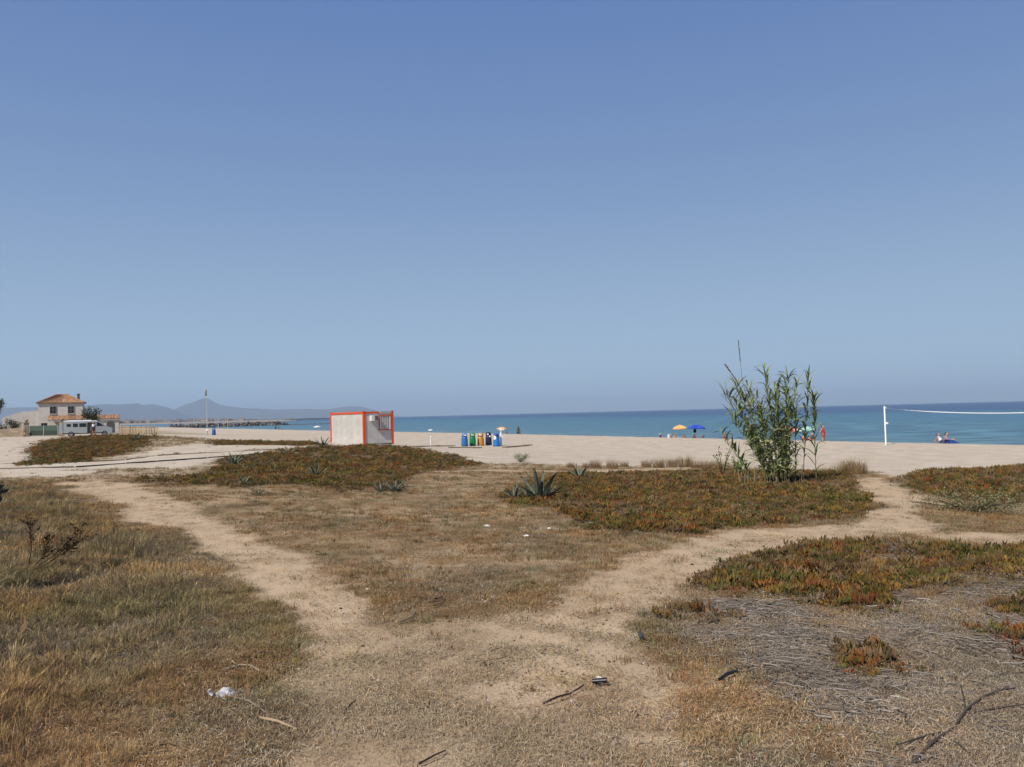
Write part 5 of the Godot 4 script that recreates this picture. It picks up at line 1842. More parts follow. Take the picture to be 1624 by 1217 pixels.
	for k in 70:
		var f := rng.randf_range(0.6, 1.0) * 2.99
		var at: Vector3 = (plume[int(f)] as Vector3).lerp(plume[int(f) + 1], f - int(f))
		var d := Vector3(-0.6 + rng.randf_range(-0.3, 0.3), 0.8, rng.randf_range(-0.3, 0.3)).normalized() * 0.08
		tri(st, at, at + d, at + d * 0.6 + Vector3(0.012, 0.008, 0), Color(0.11, 0.08, 0.055))
	put(st, "plume", M.straw, t)
	# dead stubs at the foot
	for k in 34:
		st = begin()
		var x := rng.randf_range(-0.95, 0.5)
		var z := rng.randf_range(-0.4, 0.2)
		var f := Vector3(x, height(base.x + x, base.z + z) - base.y - 0.02, z)
		tube(st, [f, f + Vector3(rng.randf_range(-0.04, 0.04), rng.randf_range(0.15, 0.55), rng.randf_range(-0.12, 0.12))], [0.011, 0.008], 5, Color(0.13, 0.11, 0.085).lerp(Color(0.34, 0.27, 0.17), rng.randf()))
		put(st, "dead_cane", M.straw, t)


func leaf_bush(p: Vector3, r: float, h: float, stems: int, per: int, leaf: float, ca: Color, cb: Color, called: String, label: String, cat: String, sd: int) -> void:
	rng.seed = sd
	p.y = height(p.x, p.z) - 0.02
	var o := thing(called, label, cat, p)
	var wood := begin()
	var st := begin()
	for k in stems:
		var a := rng.randf() * TAU
		var d := Vector3(cos(a) * r * rng.randf_range(0.3, 1.0), h * rng.randf_range(0.6, 1.0), sin(a) * r * rng.randf_range(0.3, 1.0))
		var mid := d * 0.5 + Vector3(0, h * 0.12, 0)
		tube(wood, [Vector3.ZERO, mid, d], [0.012 * h + 0.003, 0.008 * h + 0.002, 0.003], 5, Color(0.10, 0.08, 0.055))
		for q in per:
			var f := rng.randf_range(0.25, 1.05)
			var at := (mid * f * 2.0 if f < 0.5 else mid.lerp(d, f * 2.0 - 1.0)) + Vector3(rng.randfn(), rng.randfn(), rng.randfn()) * r * 0.10
			var e := (d.normalized() + Vector3(rng.randfn(), rng.randfn(), rng.randfn()) * 0.8).normalized() * leaf * rng.randf_range(0.7, 1.2)
			var s := e.cross(Vector3(rng.randfn(), rng.randfn(), rng.randfn())).normalized() * leaf * 0.26
			var c := ca.lerp(cb, rng.randf())
			quad(st, at, at + e * 0.5 + s, at + e, at + e * 0.5 - s, c)
	put(wood, "stems", M.wood, o)
	put(st, "foliage", M.plant, o)


func make_shrubs() -> void:
	leaf_bush(Vector3(6.158, -0.311, -22.912), 0.25, 0.6, 10, 30, 0.06, Color(0.16, 0.21, 0.06), Color(0.26, 0.30, 0.09), "green_shrub", "small bright yellow-green shrub at the foot of the reeds", "shrub", 41)
	leaf_bush(Vector3(0.255, -0.388, -34.283), 0.5, 0.36, 18, 40, 0.05, Color(0.17, 0.20, 0.12), Color(0.30, 0.33, 0.20), "beach_herb", "pale grey-green sea herb on the sand beyond the large agave", "shrub", 42)
	leaf_bush(Vector3(5.754, -0.314, -23.094), 0.35, 1.0, 4, 16, 0.09, Color(0.15, 0.17, 0.06), Color(0.24, 0.24, 0.10), "reed_seedling", "leaning reed seedling with a few drooping leaves beside the clump", "reed", 43)
	leaf_bush(Vector3(7.984, -0.319, -14.663), 1.1, 0.26, 50, 46, 0.042, Color(0.13, 0.14, 0.065), Color(0.22, 0.20, 0.11), "dune_herb", "low wispy grey-green herb spread beside the trail's bend", "shrub", 44)
	# dark shrub that just enters the picture
	leaf_bush(Vector3(-5.14, 0, -7.75), 0.36, 1.6, 16, 42, 0.075, Color(0.025, 0.03, 0.028), Color(0.06, 0.065, 0.05), "dark_shrub", "dark twiggy shrub at the edge of the tall dry grass", "shrub", 45)
	leaf_bush(Vector3(-3.98, 0, -5.6), 0.35, 0.42, 16, 40, 0.05, Color(0.045, 0.055, 0.03), Color(0.09, 0.095, 0.05), "low_shrub", "low dusky green shrub among the tall dry grass", "shrub", 46)
	# garden trees by the house
	tree(Vector3(-52.638, 0.294, -104), 2.35, 1.35, Color(0.03, 0.042, 0.02), Color(0.075, 0.085, 0.04), "garden_tree", "round dark tree behind the camper van", 47)
	tree(Vector3(-67.793, 0.474, -112), 1.3, 1.5, Color(0.045, 0.05, 0.025), Color(0.085, 0.085, 0.045), "garden_tree", "broad low olive bush behind the garden wall", 48)
	tree(Vector3(-73.211, 0.459, -118), 4.6, 1.3, Color(0.04, 0.045, 0.022), Color(0.10, 0.085, 0.05), "garden_tree", "tall ragged tree rising behind the garden wall", 49)
	# dead thistle in the grass
	rng.seed = 50
	var p := Vector3(-5.351, 0.005, -9.15)
	p.y = height(p.x, p.z)
	var o := thing("dead_thistle", "dead dark brown branching weed leaning in the dry grass", "dead plant", p)
	for e in [[0.66, 0.36, 0.1], [0.5, 0.40, -0.1], [0.55, 0.3, 0.15], [0.04, 0.52, 0.0], [0.3, 0.34, 0.1]]:
		var st := begin()
		var tip := Vector3(e[0], e[1], e[2])
		var mid := tip * 0.5 + Vector3(0.03, -0.03, 0)
		tube(st, [Vector3(0, -0.02, 0), mid, tip], [0.008, 0.006, 0.003], 5, Color(0.085, 0.055, 0.035))
		for q in 24:
			var f := rng.randf_range(0.2, 1.0)
			var at := mid.lerp(tip, f)
			var d := (tip.normalized() + Vector3(rng.randfn(), rng.randfn() * 0.6 + 0.3, rng.randfn()) * 0.7).normalized() * rng.randf_range(0.06, 0.16)
			tube(st, [at, at + d], [0.0035, 0.0015], 4, Color(0.075, 0.048, 0.028))
			for w in 5:
				var c := at + d * rng.randf_range(0.6, 1.0)
				var s := Vector3(rng.randfn(), rng.randfn(), rng.randfn()) * 0.018
				tri(st, c, c + s, c + s.cross(Vector3.UP) + Vector3(0, 0.015, 0), Color(0.09, 0.06, 0.035))
		put(st, "branch", M.straw, o)


func tree(p: Vector3, h: float, r: float, ca: Color, cb: Color, called: String, label: String, sd: int) -> void:
	rng.seed = sd
	p.y = smooth_height(p.x, p.z)
	var o := thing(called, label, "tree", p)
	var st := begin()
	tube(st, [Vector3(0, -0.1, 0), Vector3(0.05, h * 0.4, 0), Vector3(0, h * 0.8, 0.05)], [0.12, 0.09, 0.04], 7, Color(0.12, 0.09, 0.06))
	for k in 6:
		var a := rng.randf() * TAU
		tube(st, [Vector3(0.03, h * 0.45, 0), Vector3(cos(a) * r * 0.6, h * 0.85 + rng.randf() * r * 0.4, sin(a) * r * 0.6)], [0.05, 0.02], 5, Color(0.12, 0.09, 0.06))
	put(st, "trunk", M.wood, o)
	st = begin()
	for k in 34:
		var v := Vector3(rng.randfn(), rng.randfn(), rng.randfn()).normalized() * r * rng.randf_range(0.35, 1.0)
		v.y = v.y * 0.8 + h
		for q in 42:
			var at := v + Vector3(rng.randfn(), rng.randfn(), rng.randfn()) * r * 0.14
			var e := Vector3(rng.randfn(), rng.randfn(), rng.randfn()).normalized() * 0.17
			var s := e.cross(Vector3(rng.randfn(), rng.randfn(), rng.randfn())).normalized() * 0.06
			quad(st, at, at + e * 0.5 + s, at + e, at + e * 0.5 - s, ca.lerp(cb, rng.randf()))
	put(st, "crown", M.plant, o)


# ---------- ground cover ----------
func grass_tuft(sd: int, blades: int, h: float, spread: float, heads: bool, wide := 1.0) -> ArrayMesh:
	var q := RandomNumberGenerator.new()
	q.seed = sd
	var st := begin()
	for k in blades:
		var a := q.randf() * TAU
		var root := Vector3(cos(a), 0, sin(a)) * spread * 0.35 * sqrt(q.randf())
		var dir := Vector3(cos(a + q.randf_range(-0.8, 0.8)), 0, sin(a + q.randf_range(-0.8, 0.8)))
		var l := h * q.randf_range(0.45, 1.1)
		var lean := q.randf_range(0.1, 0.75)
		var w := (0.0011 + 0.0008 * q.randf()) * wide
		var side := dir.cross(Vector3.UP).normalized() * w
		var p1 := root + dir * l * lean * 0.3 + Vector3(0, l * 0.55, 0)
		var p2 := root + dir * l * lean + Vector3(0, l * (1.0 - lean * 0.35), 0)
		var c := Color(1, 1, 1) * q.randf_range(0.6, 1.25)
		c.a = 1
		quad(st, root - side, root + side, p1 + side * 0.8, p1 - side * 0.8, c * 0.9)
		tri(st, p1 - side * 0.8, p1 + side * 0.8, p2, c)
		if heads and k % 5 == 0:
			var e := (p2 - p1).normalized()
			var s2 := side.normalized() * 0.0032
			quad(st, p2 - e * 0.05, p2 - e * 0.02 + s2, p2 + e * 0.03, p2 - e * 0.02 - s2, c * 1.15)
	return finish(st)


func straw_patch(sd: int, n: int, r: float, lmin: float, lmax: float, lift: float) -> ArrayMesh:
	var q := RandomNumberGenerator.new()
	q.seed = sd
	var st := begin()
	for k in n:
		var a := q.randf() * TAU
		var p := Vector3(cos(a), 0, sin(a)) * r * sqrt(q.randf())
		p.y = q.randf() * lift
		var b := q.randf() * TAU
		var l := q.randf_range(lmin, lmax)
		var d := Vector3(cos(b), q.randf_range(-0.12, 0.3), sin(b)) * l
		var s := Vector3(-sin(b), q.randf_range(-0.4, 0.4), cos(b)) * q.randf_range(0.0006, 0.0014)
		var c := Color(1, 1, 1) * q.randf_range(0.4, 1.35)
		c.a = 1
		var m := p + d * 0.5 + Vector3(0, q.randf_range(0.0, 0.012), 0)
		quad(st, p - s, p + s, m + s, m - s, c)
		quad(st, m - s, m + s, p + d + s * 0.5, p + d - s * 0.5, c)
	return finish(st)


func ice_clump(sd: int, n: int, r: float, l: float) -> ArrayMesh:
	# fleshy three-sided fingers standing in pairs on creeping stems
	var q := RandomNumberGenerator.new()
	q.seed = sd
	var st := begin()
	for k in n:
		var a := q.randf() * TAU
		var root := Vector3(cos(a), 0, sin(a)) * r * sqrt(q.randf())
		var yaw := q.randf() * TAU
		var base := Color(1, 1, 1) * q.randf_range(0.7, 1.25)
		base.a = 1
		var warm := q.randf() < 0.28
		for pair in 2:
			var out := Vector3(cos(yaw + pair * PI), 0, sin(yaw + pair * PI))
			var len := l * q.randf_range(0.65, 1.15)
			var lean := q.randf_range(0.25, 0.75)
			var w := 0.0052 * q.randf_range(0.85, 1.2)
			var prev := []
			for s in 4:
				var t := s / 3.0
				var c := root + out * len * lean * t * (1.15 - 0.45 * t) + Vector3(0, 0.012 + len * t * (0.72 + 0.28 * t), 0)
				var ww: float = w * [0.9, 1.1, 0.85, 0.06][s]
				var side := out.cross(Vector3.UP) * ww
				var row := [c + side + out * -ww * 0.6, c - side + out * -ww * 0.6, c + out * ww * 1.2]
				if prev.size():
					var col := base
					if warm:
						col = base * Color(1.7, 1.1, 0.75)
					elif s == 3:
						col = base * Color(1.5, 0.9, 0.75)
					for e in 3:
						quad(st, prev[e], prev[(e + 1) % 3], row[(e + 1) % 3], row[e], col)
				prev = row
	return finish(st)


func twig_patch(sd: int, n: int, r: float, lmin: float, lmax: float) -> ArrayMesh:
	var q := RandomNumberGenerator.new()
	q.seed = sd
	var st := begin()
	for k in n:
		var p := Vector3(q.randf_range(-r, r), q.randf_range(0.003, 0.03), q.randf_range(-r, r))
		var b := q.randf() * TAU
		var l := q.randf_range(lmin, lmax)
		var pts := [p]
		for s in 3:
			b += q.randf_range(-0.9, 0.9)
			p += Vector3(cos(b), q.randf_range(-0.08, 0.1), sin(b)) * l / 3.0
			p.y = clampf(p.y, 0.002, 0.05)
			pts.append(p)
		var rr := 0.0012 + 0.0045 * pow(q.randf(), 2.0)
		var c := Color(1, 1, 1) * q.randf_range(0.35, 1.25)
		c.a = 1
		tube(st, pts, [rr, rr, rr * 0.8, rr * 0.4], 3, c)
	return finish(st)


func pebble(sd: int) -> ArrayMesh:
	var q := RandomNumberGenerator.new()
	q.seed = sd
	var st := begin()
	var rings := []
	for j in 4:
		var row := []
		for i in 7:
			var th := PI * (j + 0.5) / 4.0
			var ph := TAU * i / 7.0
			row.append(Vector3(sin(th) * cos(ph), cos(th) * 0.6, sin(th) * sin(ph)) * q.randf_range(0.8, 1.15))
		rings.append(row)
	for j in 3:
		for i in 7:
			quad(st, rings[j][i], rings[j + 1][i], rings[j + 1][(i + 1) % 7], rings[j][(i + 1) % 7])
	for i in 7:
		tri(st, Vector3(0, 0.6, 0), rings[0][i], rings[0][(i + 1) % 7])
	return finish(st, true)


func spots(n: int, d0: float, d1: float, p: float, side := 0.72) -> Array:
	# seeded points on the ground, denser close by: density falls off as distance ^ -p
	var out := []
	for k in n:
		var f := rng.randf()
		var d: float
		if is_equal_approx(p, 2.0):
			d = d0 * pow(d1 / d0, f)
		else:
			var e := 2.0 - p
			d = pow(lerpf(pow(d0, e), pow(d1, e), f), 1.0 / e)
		out.append(Vector2(rng.randf_range(-side, side) * (d + 0.8), -d))
	return out


func toned(c: Color, p: Vector2) -> Color:
	# stands of different weeds dry to different colours: rust, straw, olive and grey-mauve
	var t := warp.get_noise_2d(p.x * 1.5 + 200.0, p.y * 1.3 - 60.0)
	var u := warp.get_noise_2d(p.x * 1.2 - 140.0, p.y * 1.0 + 80.0)
	if t > 0.0:
		c = c.lerp(Color(c.r * 1.02, c.g * 0.78, c.b * 0.6), minf(t * 1.5, 0.5))
	else:
		c = c.lerp(Color(c.r * 0.8, c.g * 0.86, c.b * 1.0), minf(-t * 1.6, 0.55))
	if u > 0.1:
		c = c.lerp(Color(c.r * 0.72, c.g * 0.86, c.b * 0.66), minf((u - 0.1) * 2.0, 0.5))
	elif u < -0.15:
		c = c * (1.0 + minf((-u - 0.15) * 1.2, 0.3))
	return c


func make_cover() -> void:
	rng.seed = 1234
	# --- straw and chaff lying on the soil ---
	var straw := []
	for k in 5:
		straw.append(straw_patch(100 + k, 46, 0.10, 0.008, 0.055, 0.010))
	var lists := [[], [], [], [], []]
	var keep := {TURF: 1.0, PATH: 0.12, ICE: 0.25, TALL: 0.9, GREY: 1.0, PALE: 0.0, BEACH: 0.0, DUNE: 0.35, TROD: 0.4}
	for p in spots(85000, 2.4, 36.0, 1.9):
		var z := zone(p.x, p.y)
		var patch := 0.5 + 0.5 * warp.get_noise_2d(p.x * 1.7 - 40.0, p.y * 1.7)
		var pr: float = keep[z]
		if z == TURF or z == GREY or z == TROD:
			pr *= clampf(patch * 2.8 - 0.75, 0.22 if z == TURF else 0.08, 1.0)
		if rng.randf() > pr:
			continue
		var c := Color(0.47, 0.335, 0.18).lerp(Color(0.19, 0.13, 0.07), rng.randf())
		if rng.randf() < 0.16:
			c = Color(0.52, 0.44, 0.31)
		elif rng.randf() < 0.25:
			c = Color(0.23, 0.135, 0.065)
		c = toned(c, p)
		if z == TROD:
			c = c.lerp(Color(0.50, 0.39, 0.26), 0.55)
		if z == GREY:
			c = c.lerp(Color(0.40, 0.35, 0.28), 0.45)
		var s: float = rng.randf_range(0.7, 1.5)
		lists[rng.randi() % 5].append([Transform3D(Basis(Vector3.UP, rng.randf() * TAU).scaled(Vector3(s, s, s)), Vector3(p.x, height(p.x, p.y) + 0.003, p.y)), c])
	many("straw_litter", "dry brown straw and chaff scattered over the dune soil", "dry straw", straw, lists, M.straw)
	# --- short dry turf ---
	var short := []
	for k in 4:
		short.append(grass_tuft(200 + k, 22, 0.05, 0.13, false, 0.9))
	lists = [[], [], [], []]
	keep = {TURF: 0.8, PATH: 0.015, ICE: 0.55, TALL: 0.5, GREY: 0.25, PALE: 0.01, BEACH: 0.0, DUNE: 0.6, TROD: 0.07}
	for p in spots(90000, 2.4, 95.0, 1.45):
		var z := zone(p.x, p.y)
		var patch := 0.5 + 0.5 * warp.get_noise_2d(p.x * 0.8 + 15.0, p.y * 0.8)
		if rng.randf() > keep[z] * clampf(patch * 3.0 - 0.85, 0.10, 1.0):
			continue
		var c := Color(0.35, 0.23, 0.11).lerp(Color(0.18, 0.125, 0.068), rng.randf())
		if rng.randf() < 0.16:
			c = Color(0.15, 0.155, 0.07)
		elif rng.randf() < 0.2:
			c = Color(0.22, 0.13, 0.06)
		c = toned(c, p)
		var s: float = rng.randf_range(0.6, 1.4) * (1.0 + 0.022 * -p.y)
		lists[rng.randi() % 4].append([Transform3D(Basis(Vector3.UP, rng.randf() * TAU).scaled(Vector3(s * 1.3, s, s * 1.3)), Vector3(p.x, height(p.x, p.y) - 0.004, p.y)), c])
	many("short_turf", "short patchy brown turf between the two trails", "dry turf", short, lists, M.straw)
	# --- tall dry grass ---
	var tall := []
	for k in 5:
		tall.append(grass_tuft(300 + k, 30, 0.24, 0.20, k < 2))
	lists = [[], [], [], [], []]
	for p in spots(110000, 2.4, 26.0, 1.4):
		var z := zone(p.x, p.y)
		if z != TALL:
			continue
		var patch := 0.5 + 0.5 * warp.get_noise_2d(p.x * 0.9 + 5.0, p.y * 0.9 - 8.0)
		var bald := 0.5 + 0.5 * warp.get_noise_2d(p.x * 1.6 - 52.0, p.y * 1.6 + 14.0)
		if rng.randf() > clampf(bald * 2.6 - 0.5, 0.12, 1.0):
			continue
		# the grass thins and shortens towards the trodden ground
		var edge := 0.0
		for e in [Vector2(0.5, 0), Vector2(0, 0.5), Vector2(0.9, 0.4)]:
			if zone_at(p.x + e.x, p.y + e.y) != TALL:
				edge += 0.26
		var c := Color(0.38, 0.265, 0.13).lerp(Color(0.20, 0.145, 0.075), rng.randf())
		var pick := rng.randf()
		if pick < 0.16:
			c = Color(0.50, 0.375, 0.175)
		elif pick < 0.27:
			c = Color(0.15, 0.14, 0.065)
		elif pick < 0.52:
			c = Color(0.15, 0.115, 0.085)
		c = toned(c, p)
		var s: float = rng.randf_range(0.45, 1.1) * (1.0 - edge)
		if s < 0.2:
			continue
		lists[rng.randi() % 5].append([Transform3D(Basis(Vector3.UP, rng.randf() * TAU).scaled(Vector3(s, s * lerpf(0.35, 1.1, patch), s)), Vector3(p.x, height(p.x, p.y) - 0.01, p.y)), c])
	many("dry_grass", "tall golden brown dry grass beside the trail", "dry grass", tall, lists, M.straw)
	# --- ice plant ---
	var ice := []
	for k in 5:
		ice.append(ice_clump(400 + k, 12, 0.08, 0.050))
	lists = [[], [], [], [], []]
	for p in spots(190000, 3.0, 95.0, 1.2):
		var z := zone(p.x, p.y)
		if z != ICE:
			continue
		var patch := 0.5 + 0.5 * warp.get_noise_2d(p.x * 0.55 + 25.0, p.y * 0.55)
		var speck := 0.5 + 0.5 * fine.get_noise_2d(p.x * 0.9, p.y * 0.9 + 60.0)
		var gap := 0.5 + 0.5 * warp.get_noise_2d(p.x * 1.5 + 90.0, p.y * 0.9 + 17.0)
		var far := clampf((-p.y - 26.0) / 14.0, 0.0, 1.0)
		if rng.randf() > lerpf(1.0, 0.75, far) * clampf(speck * 2.6 - 0.45, 0.15, 1.0) * clampf(gap * 3.6 - 0.75, 0.12, 1.0):
			continue
		var c := Color(0.05, 0.058, 0.02).lerp(Color(0.13, 0.125, 0.04), rng.randf())
		var warm := patch * 0.55 + speck * 0.2 + rng.randf_range(-0.55, 0.55)
		if warm > 0.80:
			c = Color(0.15, 0.05, 0.024).lerp(Color(0.25, 0.115, 0.04), rng.randf())
		elif warm > 0.40:
			c = Color(0.26, 0.165, 0.045).lerp(Color(0.10, 0.068, 0.028), rng.randf())
		elif rng.randf() < 0.18:
			c = Color(0.15, 0.115, 0.075)
		if rng.randf() < clampf(1.5 - gap * 2.2, 0.12, 0.7):
			c = Color(0.155, 0.11, 0.06) * rng.randf_range(0.5, 1.35)
		# the mat thins out and creeps low at its rim
		var rim := 0.0
		var reach: float = 0.10 + 0.008 * -p.y
		for e in [Vector2(1, 0), Vector2(-1, 0), Vector2(0, 1), Vector2(0, -1)]:
			if zone_at(p.x + e.x * reach, p.y + e.y * reach) != ICE:
				rim += 0.25
		if rim > 0.0 and rng.randf() < rim:
			continue
		var s: float = lerpf(0.45, 1.25, pow(rng.randf(), 1.5)) * lerpf(0.75, 1.25, speck) * (1.0 - 0.4 * rim) * (1.0 + 0.018 * -p.y)
		lists[rng.randi() % 5].append([Transform3D(Basis.from_euler(Vector3(rng.randf_range(-0.6, 0.6), rng.randf() * TAU, rng.randf_range(-0.6, 0.6))).scaled(Vector3(s, s, s)), Vector3(p.x, height(p.x, p.y) + 0.03 * patch, p.y)), c])
	many("ice_plant", "mats of fleshy green and rust red ice plant on the dune", "ice plant", ice, lists, M.succulent)
	# --- grey dead stems ---
	var twigs := []
	for k in 5:
		twigs.append(twig_patch(500 + k, 24, 0.15, 0.02, 0.16))
	lists = [[], [], [], [], []]
	for p in spots(60000, 2.4, 16.0, 1.8):
		var z := zone(p.x, p.y)
		var pr: float = {GREY: 0.85, ICE: 0.10, TURF: 0.006, TALL: 0.01, TROD: 0.002}.get(z, 0.0)
		var patch := 0.5 + 0.5 * warp.get_noise_2d(p.x * 1.4 + 3.0, p.y * 1.4 + 9.0)
		if rng.randf() > pr * clampf(patch * 3.4 - 1.45, 0.03, 1.0) * (1.0 if -p.y > 5.9 else 0.55):
			continue
		var c := Color(0.41, 0.37, 0.315).lerp(Color(0.15, 0.115, 0.085), rng.randf())
		if z != GREY and rng.randf() < 0.5:
			c = Color(0.2, 0.14, 0.09)
		var s: float = rng.randf_range(0.7, 1.3)
		lists[rng.randi() % 5].append([Transform3D(Basis(Vector3.UP, rng.randf() * TAU).scaled(Vector3(s, s, s)), Vector3(p.x, height(p.x, p.y), p.y)), c])
	many("dead_stems", "tangle of bleached grey dead ice plant stems", "dead stems", twigs, lists, M.straw)
	# --- pebbles and shell chips ---
	lists = [[], []]
	for p in spots(30000, 2.4, 26.0, 2.0):
		var z := zone(p.x, p.y)
		var patch := 0.5 + 0.5 * warp.get_noise_2d(p.x * 1.1 + 33.0, p.y * 1.1 - 19.0)
		if z in [BEACH, ICE, TALL] or rng.randf() > clampf(patch * 2.4 - 0.9, 0.03, 1.0):
			continue
		var c := Color(0.52, 0.43, 0.33).lerp(Color(0.62, 0.58, 0.52), rng.randf()) * rng.randf_range(0.7, 1.1)
		if rng.randf() < 0.45:
			c = Color(0.13, 0.085, 0.05) * rng.randf_range(0.5, 1.5)
		var s: float = rng.randf_range(0.0035, 0.011) * (2.0 if rng.randf() < 0.04 else 1.0)
		lists[rng.randi() % 2].append([Transform3D(Basis.from_euler(Vector3(rng.randf_range(-0.3, 0.3), rng.randf() * TAU, 0)).scaled(Vector3(s, s, s)), Vector3(p.x, height(p.x, p.y) + s * 0.25, p.y)), c])
	many("pebbles", "small pale pebbles and shell chips on the trails", "pebbles", [pebble(1), pebble(2)], lists, M.stone)
	# --- marram tufts along the dune front: countable, each a plant of its own ---
	var front := [[Vector3(2.653, -0.446, -30.658), 0.35], [Vector3(3.016, -0.466, -30.816), 0.5], [Vector3(3.615, -0.489, -30.582), 0.55], [Vector3(4.229, -0.554, -32.076), 0.4], [Vector3(5.169, -0.615, -32.661), 0.5], [Vector3(5.608, -0.63, -32.349), 0.6], [Vector3(6.299, -0.683, -33.288), 0.6], [Vector3(6.889, -0.717, -33.593), 0.75], [Vector3(7.119, -0.707, -32.566), 0.55], [Vector3(7.442, -0.713, -32.16), 0.55], [Vector3(7.78, -0.719, -31.759), 0.6], [Vector3(8.156, -0.725, -31.365), 0.5], [Vector3(12.173, -0.846, -30.299), 0.8], [Vector3(9.365, -0.359, -23.896), 0.5], [Vector3(9.617, -0.324, -23.328), 0.6], [Vector3(7.641, -0.517, -26.689), 0.4], [Vector3(8.442, -0.296, -22.635), 0.4], [Vector3(2.057, -0.415, -30.401), 0.35]]
	var tuftm := []
	for k in 3:
		tuftm.append(grass_tuft(600 + k, 320, 1.0, 1.1, false, 3.5))
	for e in front:
		var p: Vector3 = e[0]
		p.y = height(p.x, p.z) - 0.02
		var big: bool = e[1] > 0.7
		var o := thing("marram_tuft", "large tan tuft of dune grass at the trail's mouth" if big and p.x > 9 else "tan dry tuft of dune grass on the dune front", "grass tuft", p, rng.randf() * TAU, "dune grass tufts")
		var m := put_mesh(tuftm[rng.randi() % 3], "blades", mat("marram", Color(0.28, 0.19, 0.095), 0.8, 0.2) if not M.has("marram") else M.marram, o)
		m.scale = Vector3(e[1] * 1.0, e[1] * 0.85, e[1] * 1.0)


func stick(label: String, called: String, pts: Array, r: float, col: Color, forks: Array = [], material: Material = null) -> void:
	var o := thing(called, label, "stick" if called != "black_pipe" else "pipe", pts[0])
	var st := begin()
	var rel := []
	var rad := []
	for k in pts.size():
		var p: Vector3 = pts[k]
		p.y = height(p.x, p.z) + r + 0.012 + (0.012 if k % 2 else 0.0)
		rel.append(p - pts[0])
		rad.append(r * lerpf(1.0, 0.55, float(k) / pts.size()) if called != "black_pipe" else r)
	tube(st, rel, rad, 7, col)
	put(st, "shaft", material if material else M.wood, o)
	for f in forks:
		st = begin()
		var a: Vector3 = f[0]
		var b: Vector3 = f[1]
		a.y = height(a.x, a.z) + r
		b.y = height(b.x, b.z) + r * 1.5 + (f[2] if f.size() > 2 else 0.0)
		tube(st, [a - pts[0], (a + b) * 0.5 - pts[0] + Vector3(0, 0.01, 0.01), b - pts[0]], [r * 0.7, r * 0.55, r * 0.3], 5, col)
		put(st, "fork", material if material else M.wood, o)


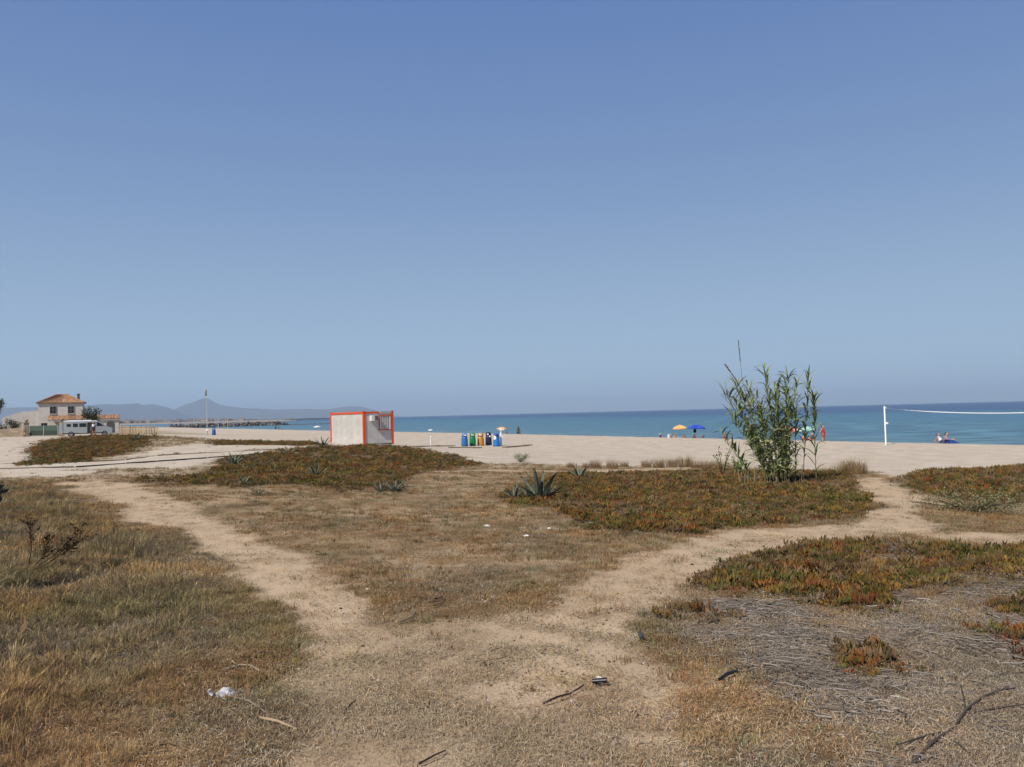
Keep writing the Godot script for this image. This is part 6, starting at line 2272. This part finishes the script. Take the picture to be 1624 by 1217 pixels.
func make_debris() -> void:
	rng.seed = 71
	stick("pale forked dead stem on the ground near the white bag", "dead_stick", [Vector3(-1.907, -0.008, -5.401), Vector3(-1.818, -0.009, -5.477), Vector3(-1.743, -0.009, -5.473), Vector3(-1.644, -0.01, -5.335)], 0.008, Color(0.40, 0.34, 0.26), [[Vector3(-1.743, -0.009, -5.473), Vector3(-1.668, -0.009, -5.31)], [Vector3(-1.818, -0.009, -5.477), Vector3(-1.841, -0.008, -5.398)]])
	stick("thin straw-coloured dead stem running past the white bag", "dead_stick", [Vector3(-1.654, -0.007, -4.843), Vector3(-1.514, -0.008, -4.711), Vector3(-1.345, -0.009, -4.529)], 0.007, Color(0.30, 0.24, 0.18))
	stick("straight bleached stick at the edge of the bare ground", "dead_stick", [Vector3(-1.383, -0.008, -4.476), Vector3(-1.267, -0.009, -4.399), Vector3(-1.139, -0.009, -4.307)], 0.009, Color(0.48, 0.37, 0.24))
	stick("dark curved twig lying on the trail beside the black pipe", "dead_stick", [Vector3(0.129, -0.022, -4.673), Vector3(0.214, -0.023, -4.751), Vector3(0.292, -0.024, -4.854), Vector3(0.376, -0.025, -4.939)], 0.007, Color(0.06, 0.05, 0.045))
	stick("pale curved root lying on the bare ground between the trails", "dead_stick", [Vector3(-0.94, -0.021, -6.536), Vector3(-0.856, -0.022, -6.651), Vector3(-0.838, -0.023, -6.838), Vector3(-0.872, -0.024, -6.995)], 0.007, Color(0.40, 0.33, 0.22))
	stick("short brown twig near the bare patch", "dead_stick", [Vector3(-0.957, -0.012, -4.567), Vector3(-0.945, -0.013, -4.684), Vector3(-0.937, -0.013, -4.786)], 0.005, Color(0.10, 0.07, 0.05))
	stick("long thin brown stalk lying at the trail fork", "dead_stick", [Vector3(-0.471, -0.013, -3.889), Vector3(-0.405, -0.014, -3.964), Vector3(-0.364, -0.015, -4.043)], 0.005, Color(0.07, 0.055, 0.045))
	stick("grey dead branch with side twigs among bleached stems", "dead_branch", [Vector3(1.75, -0.032, -3.803), Vector3(1.952, -0.036, -4.019), Vector3(2.179, -0.041, -4.238), Vector3(2.327, -0.045, -4.411), Vector3(2.542, -0.049, -4.628), Vector3(2.77, -0.054, -4.779)], 0.009, Color(0.10, 0.088, 0.08), [[Vector3(2.179, -0.041, -4.238), Vector3(1.767, -0.033, -3.994), 0.02], [Vector3(2.327, -0.045, -4.411), Vector3(2.681, -0.05, -4.495), 0.02], [Vector3(2.081, -0.039, -4.141), Vector3(2.059, -0.036, -3.876), 0.01], [Vector3(2.327, -0.045, -4.411), Vector3(2.503, -0.05, -4.787), 0.03], [Vector3(1.952, -0.036, -4.019), Vector3(1.892, -0.034, -3.832)]])
	stick("long thin dark stem across the dead grey litter", "dead_stick", [Vector3(2.03, -0.043, -4.802), Vector3(2.041, -0.042, -4.593), Vector3(2.043, -0.04, -4.383)], 0.006, Color(0.22, 0.18, 0.15))
	stick("short black pipe lying on the trail", "black_pipe", [Vector3(0.434, -0.026, -5.005), Vector3(0.517, -0.027, -4.983)], 0.017, Color(0.012, 0.013, 0.016), [], M.plastic)
	stick("short black pipe standing steeply beside the trail", "black_pipe", [Vector3(0.875, -0.036, -6.057), Vector3(0.858, -0.034, -5.856)], 0.014, Color(0.03, 0.032, 0.036), [], M.plastic)
	stick("black pipe with a bent end in the dry litter", "black_pipe", [Vector3(1.183, -0.033, -4.99), Vector3(1.255, -0.034, -5.07), Vector3(1.328, -0.035, -5.141)], 0.010, Color(0.014, 0.015, 0.018), [], M.plastic)
	# crumpled white plastic bag
	var p := Vector3(-1.709, -0.007, -4.888)
	p.y = height(p.x, p.z)
	var o := thing("plastic_bag", "crumpled white plastic bag caught on dead stems", "plastic bag", p, 0.4)
	var st := begin()
	var g := []
	for j in 9:
		var row := []
		for i in 9:
			var u := i / 8.0 - 0.5
			var v := j / 8.0 - 0.5
			var edge := 1.0 - 2.0 * maxf(absf(u), absf(v))
			row.append(Vector3(u * 0.12 + rng.randf_range(-0.008, 0.008), 0.008 + edge * 0.05 * rng.randf_range(0.4, 1.2) + 0.01 * rng.randf(), v * 0.08 + rng.randf_range(-0.008, 0.008)))
		g.append(row)
	for j in 8:
		for i in 8:
			quad(st, g[j][i], g[j][i + 1], g[j + 1][i + 1], g[j + 1][i], Color(0.5, 0.5, 0.52))
	put(st, "film", M.cloth, o)
	st = begin()
	tube(st, [Vector3(-0.07, 0.02, 0), Vector3(-0.09, 0.045, -0.01), Vector3(-0.085, 0.06, 0.01)], [0.012, 0.008, 0.004], 5, Color(0.7, 0.7, 0.72))
	put(st, "handle", M.cloth, o)
	for e in [[Vector3(0.143, -0.069, -11.314), 0.055, "smooth white stone lying on the brown turf"], [Vector3(-0.428, -0.069, -12.425), 0.05, "flat white shard lying on the brown turf before the large agave"], [Vector3(0.481, -0.083, -12.029), 0.04, "small white chip at the edge of the ice plant"], [Vector3(1.506, -0.118, -12.784), 0.05, "white paper scrap lying on the ice plant"], [Vector3(0.486, -0.027, -5.146), 0.022, "small white pebble beside the black pipe on the trail"], [Vector3(1.66, -0.041, -5.193), 0.024, "white shell fragment beside the grey stems"], [Vector3(0.922, -0.028, -4.39), 0.022, "white chip in the straw litter"], [Vector3(-1.398, -0.023, -7.842), 0.03, "brown stone on the bare soil between the trails"]]:
		p = e[0]
		p.y = height(p.x, p.z) + e[1] * 0.3
		var m := put_mesh(pebble(900 + int(e[1] * 1000)), "white_stone" if not e[2].begins_with("brown") else "brown_stone", M.stone)
		m.transform = Transform3D(Basis(Vector3.UP, rng.randf() * TAU) * Basis.from_scale(Vector3(e[1], e[1] * 0.6, e[1] * 0.7)), p)
		tag(m, e[2], "stone", "stones and scraps on the ground")
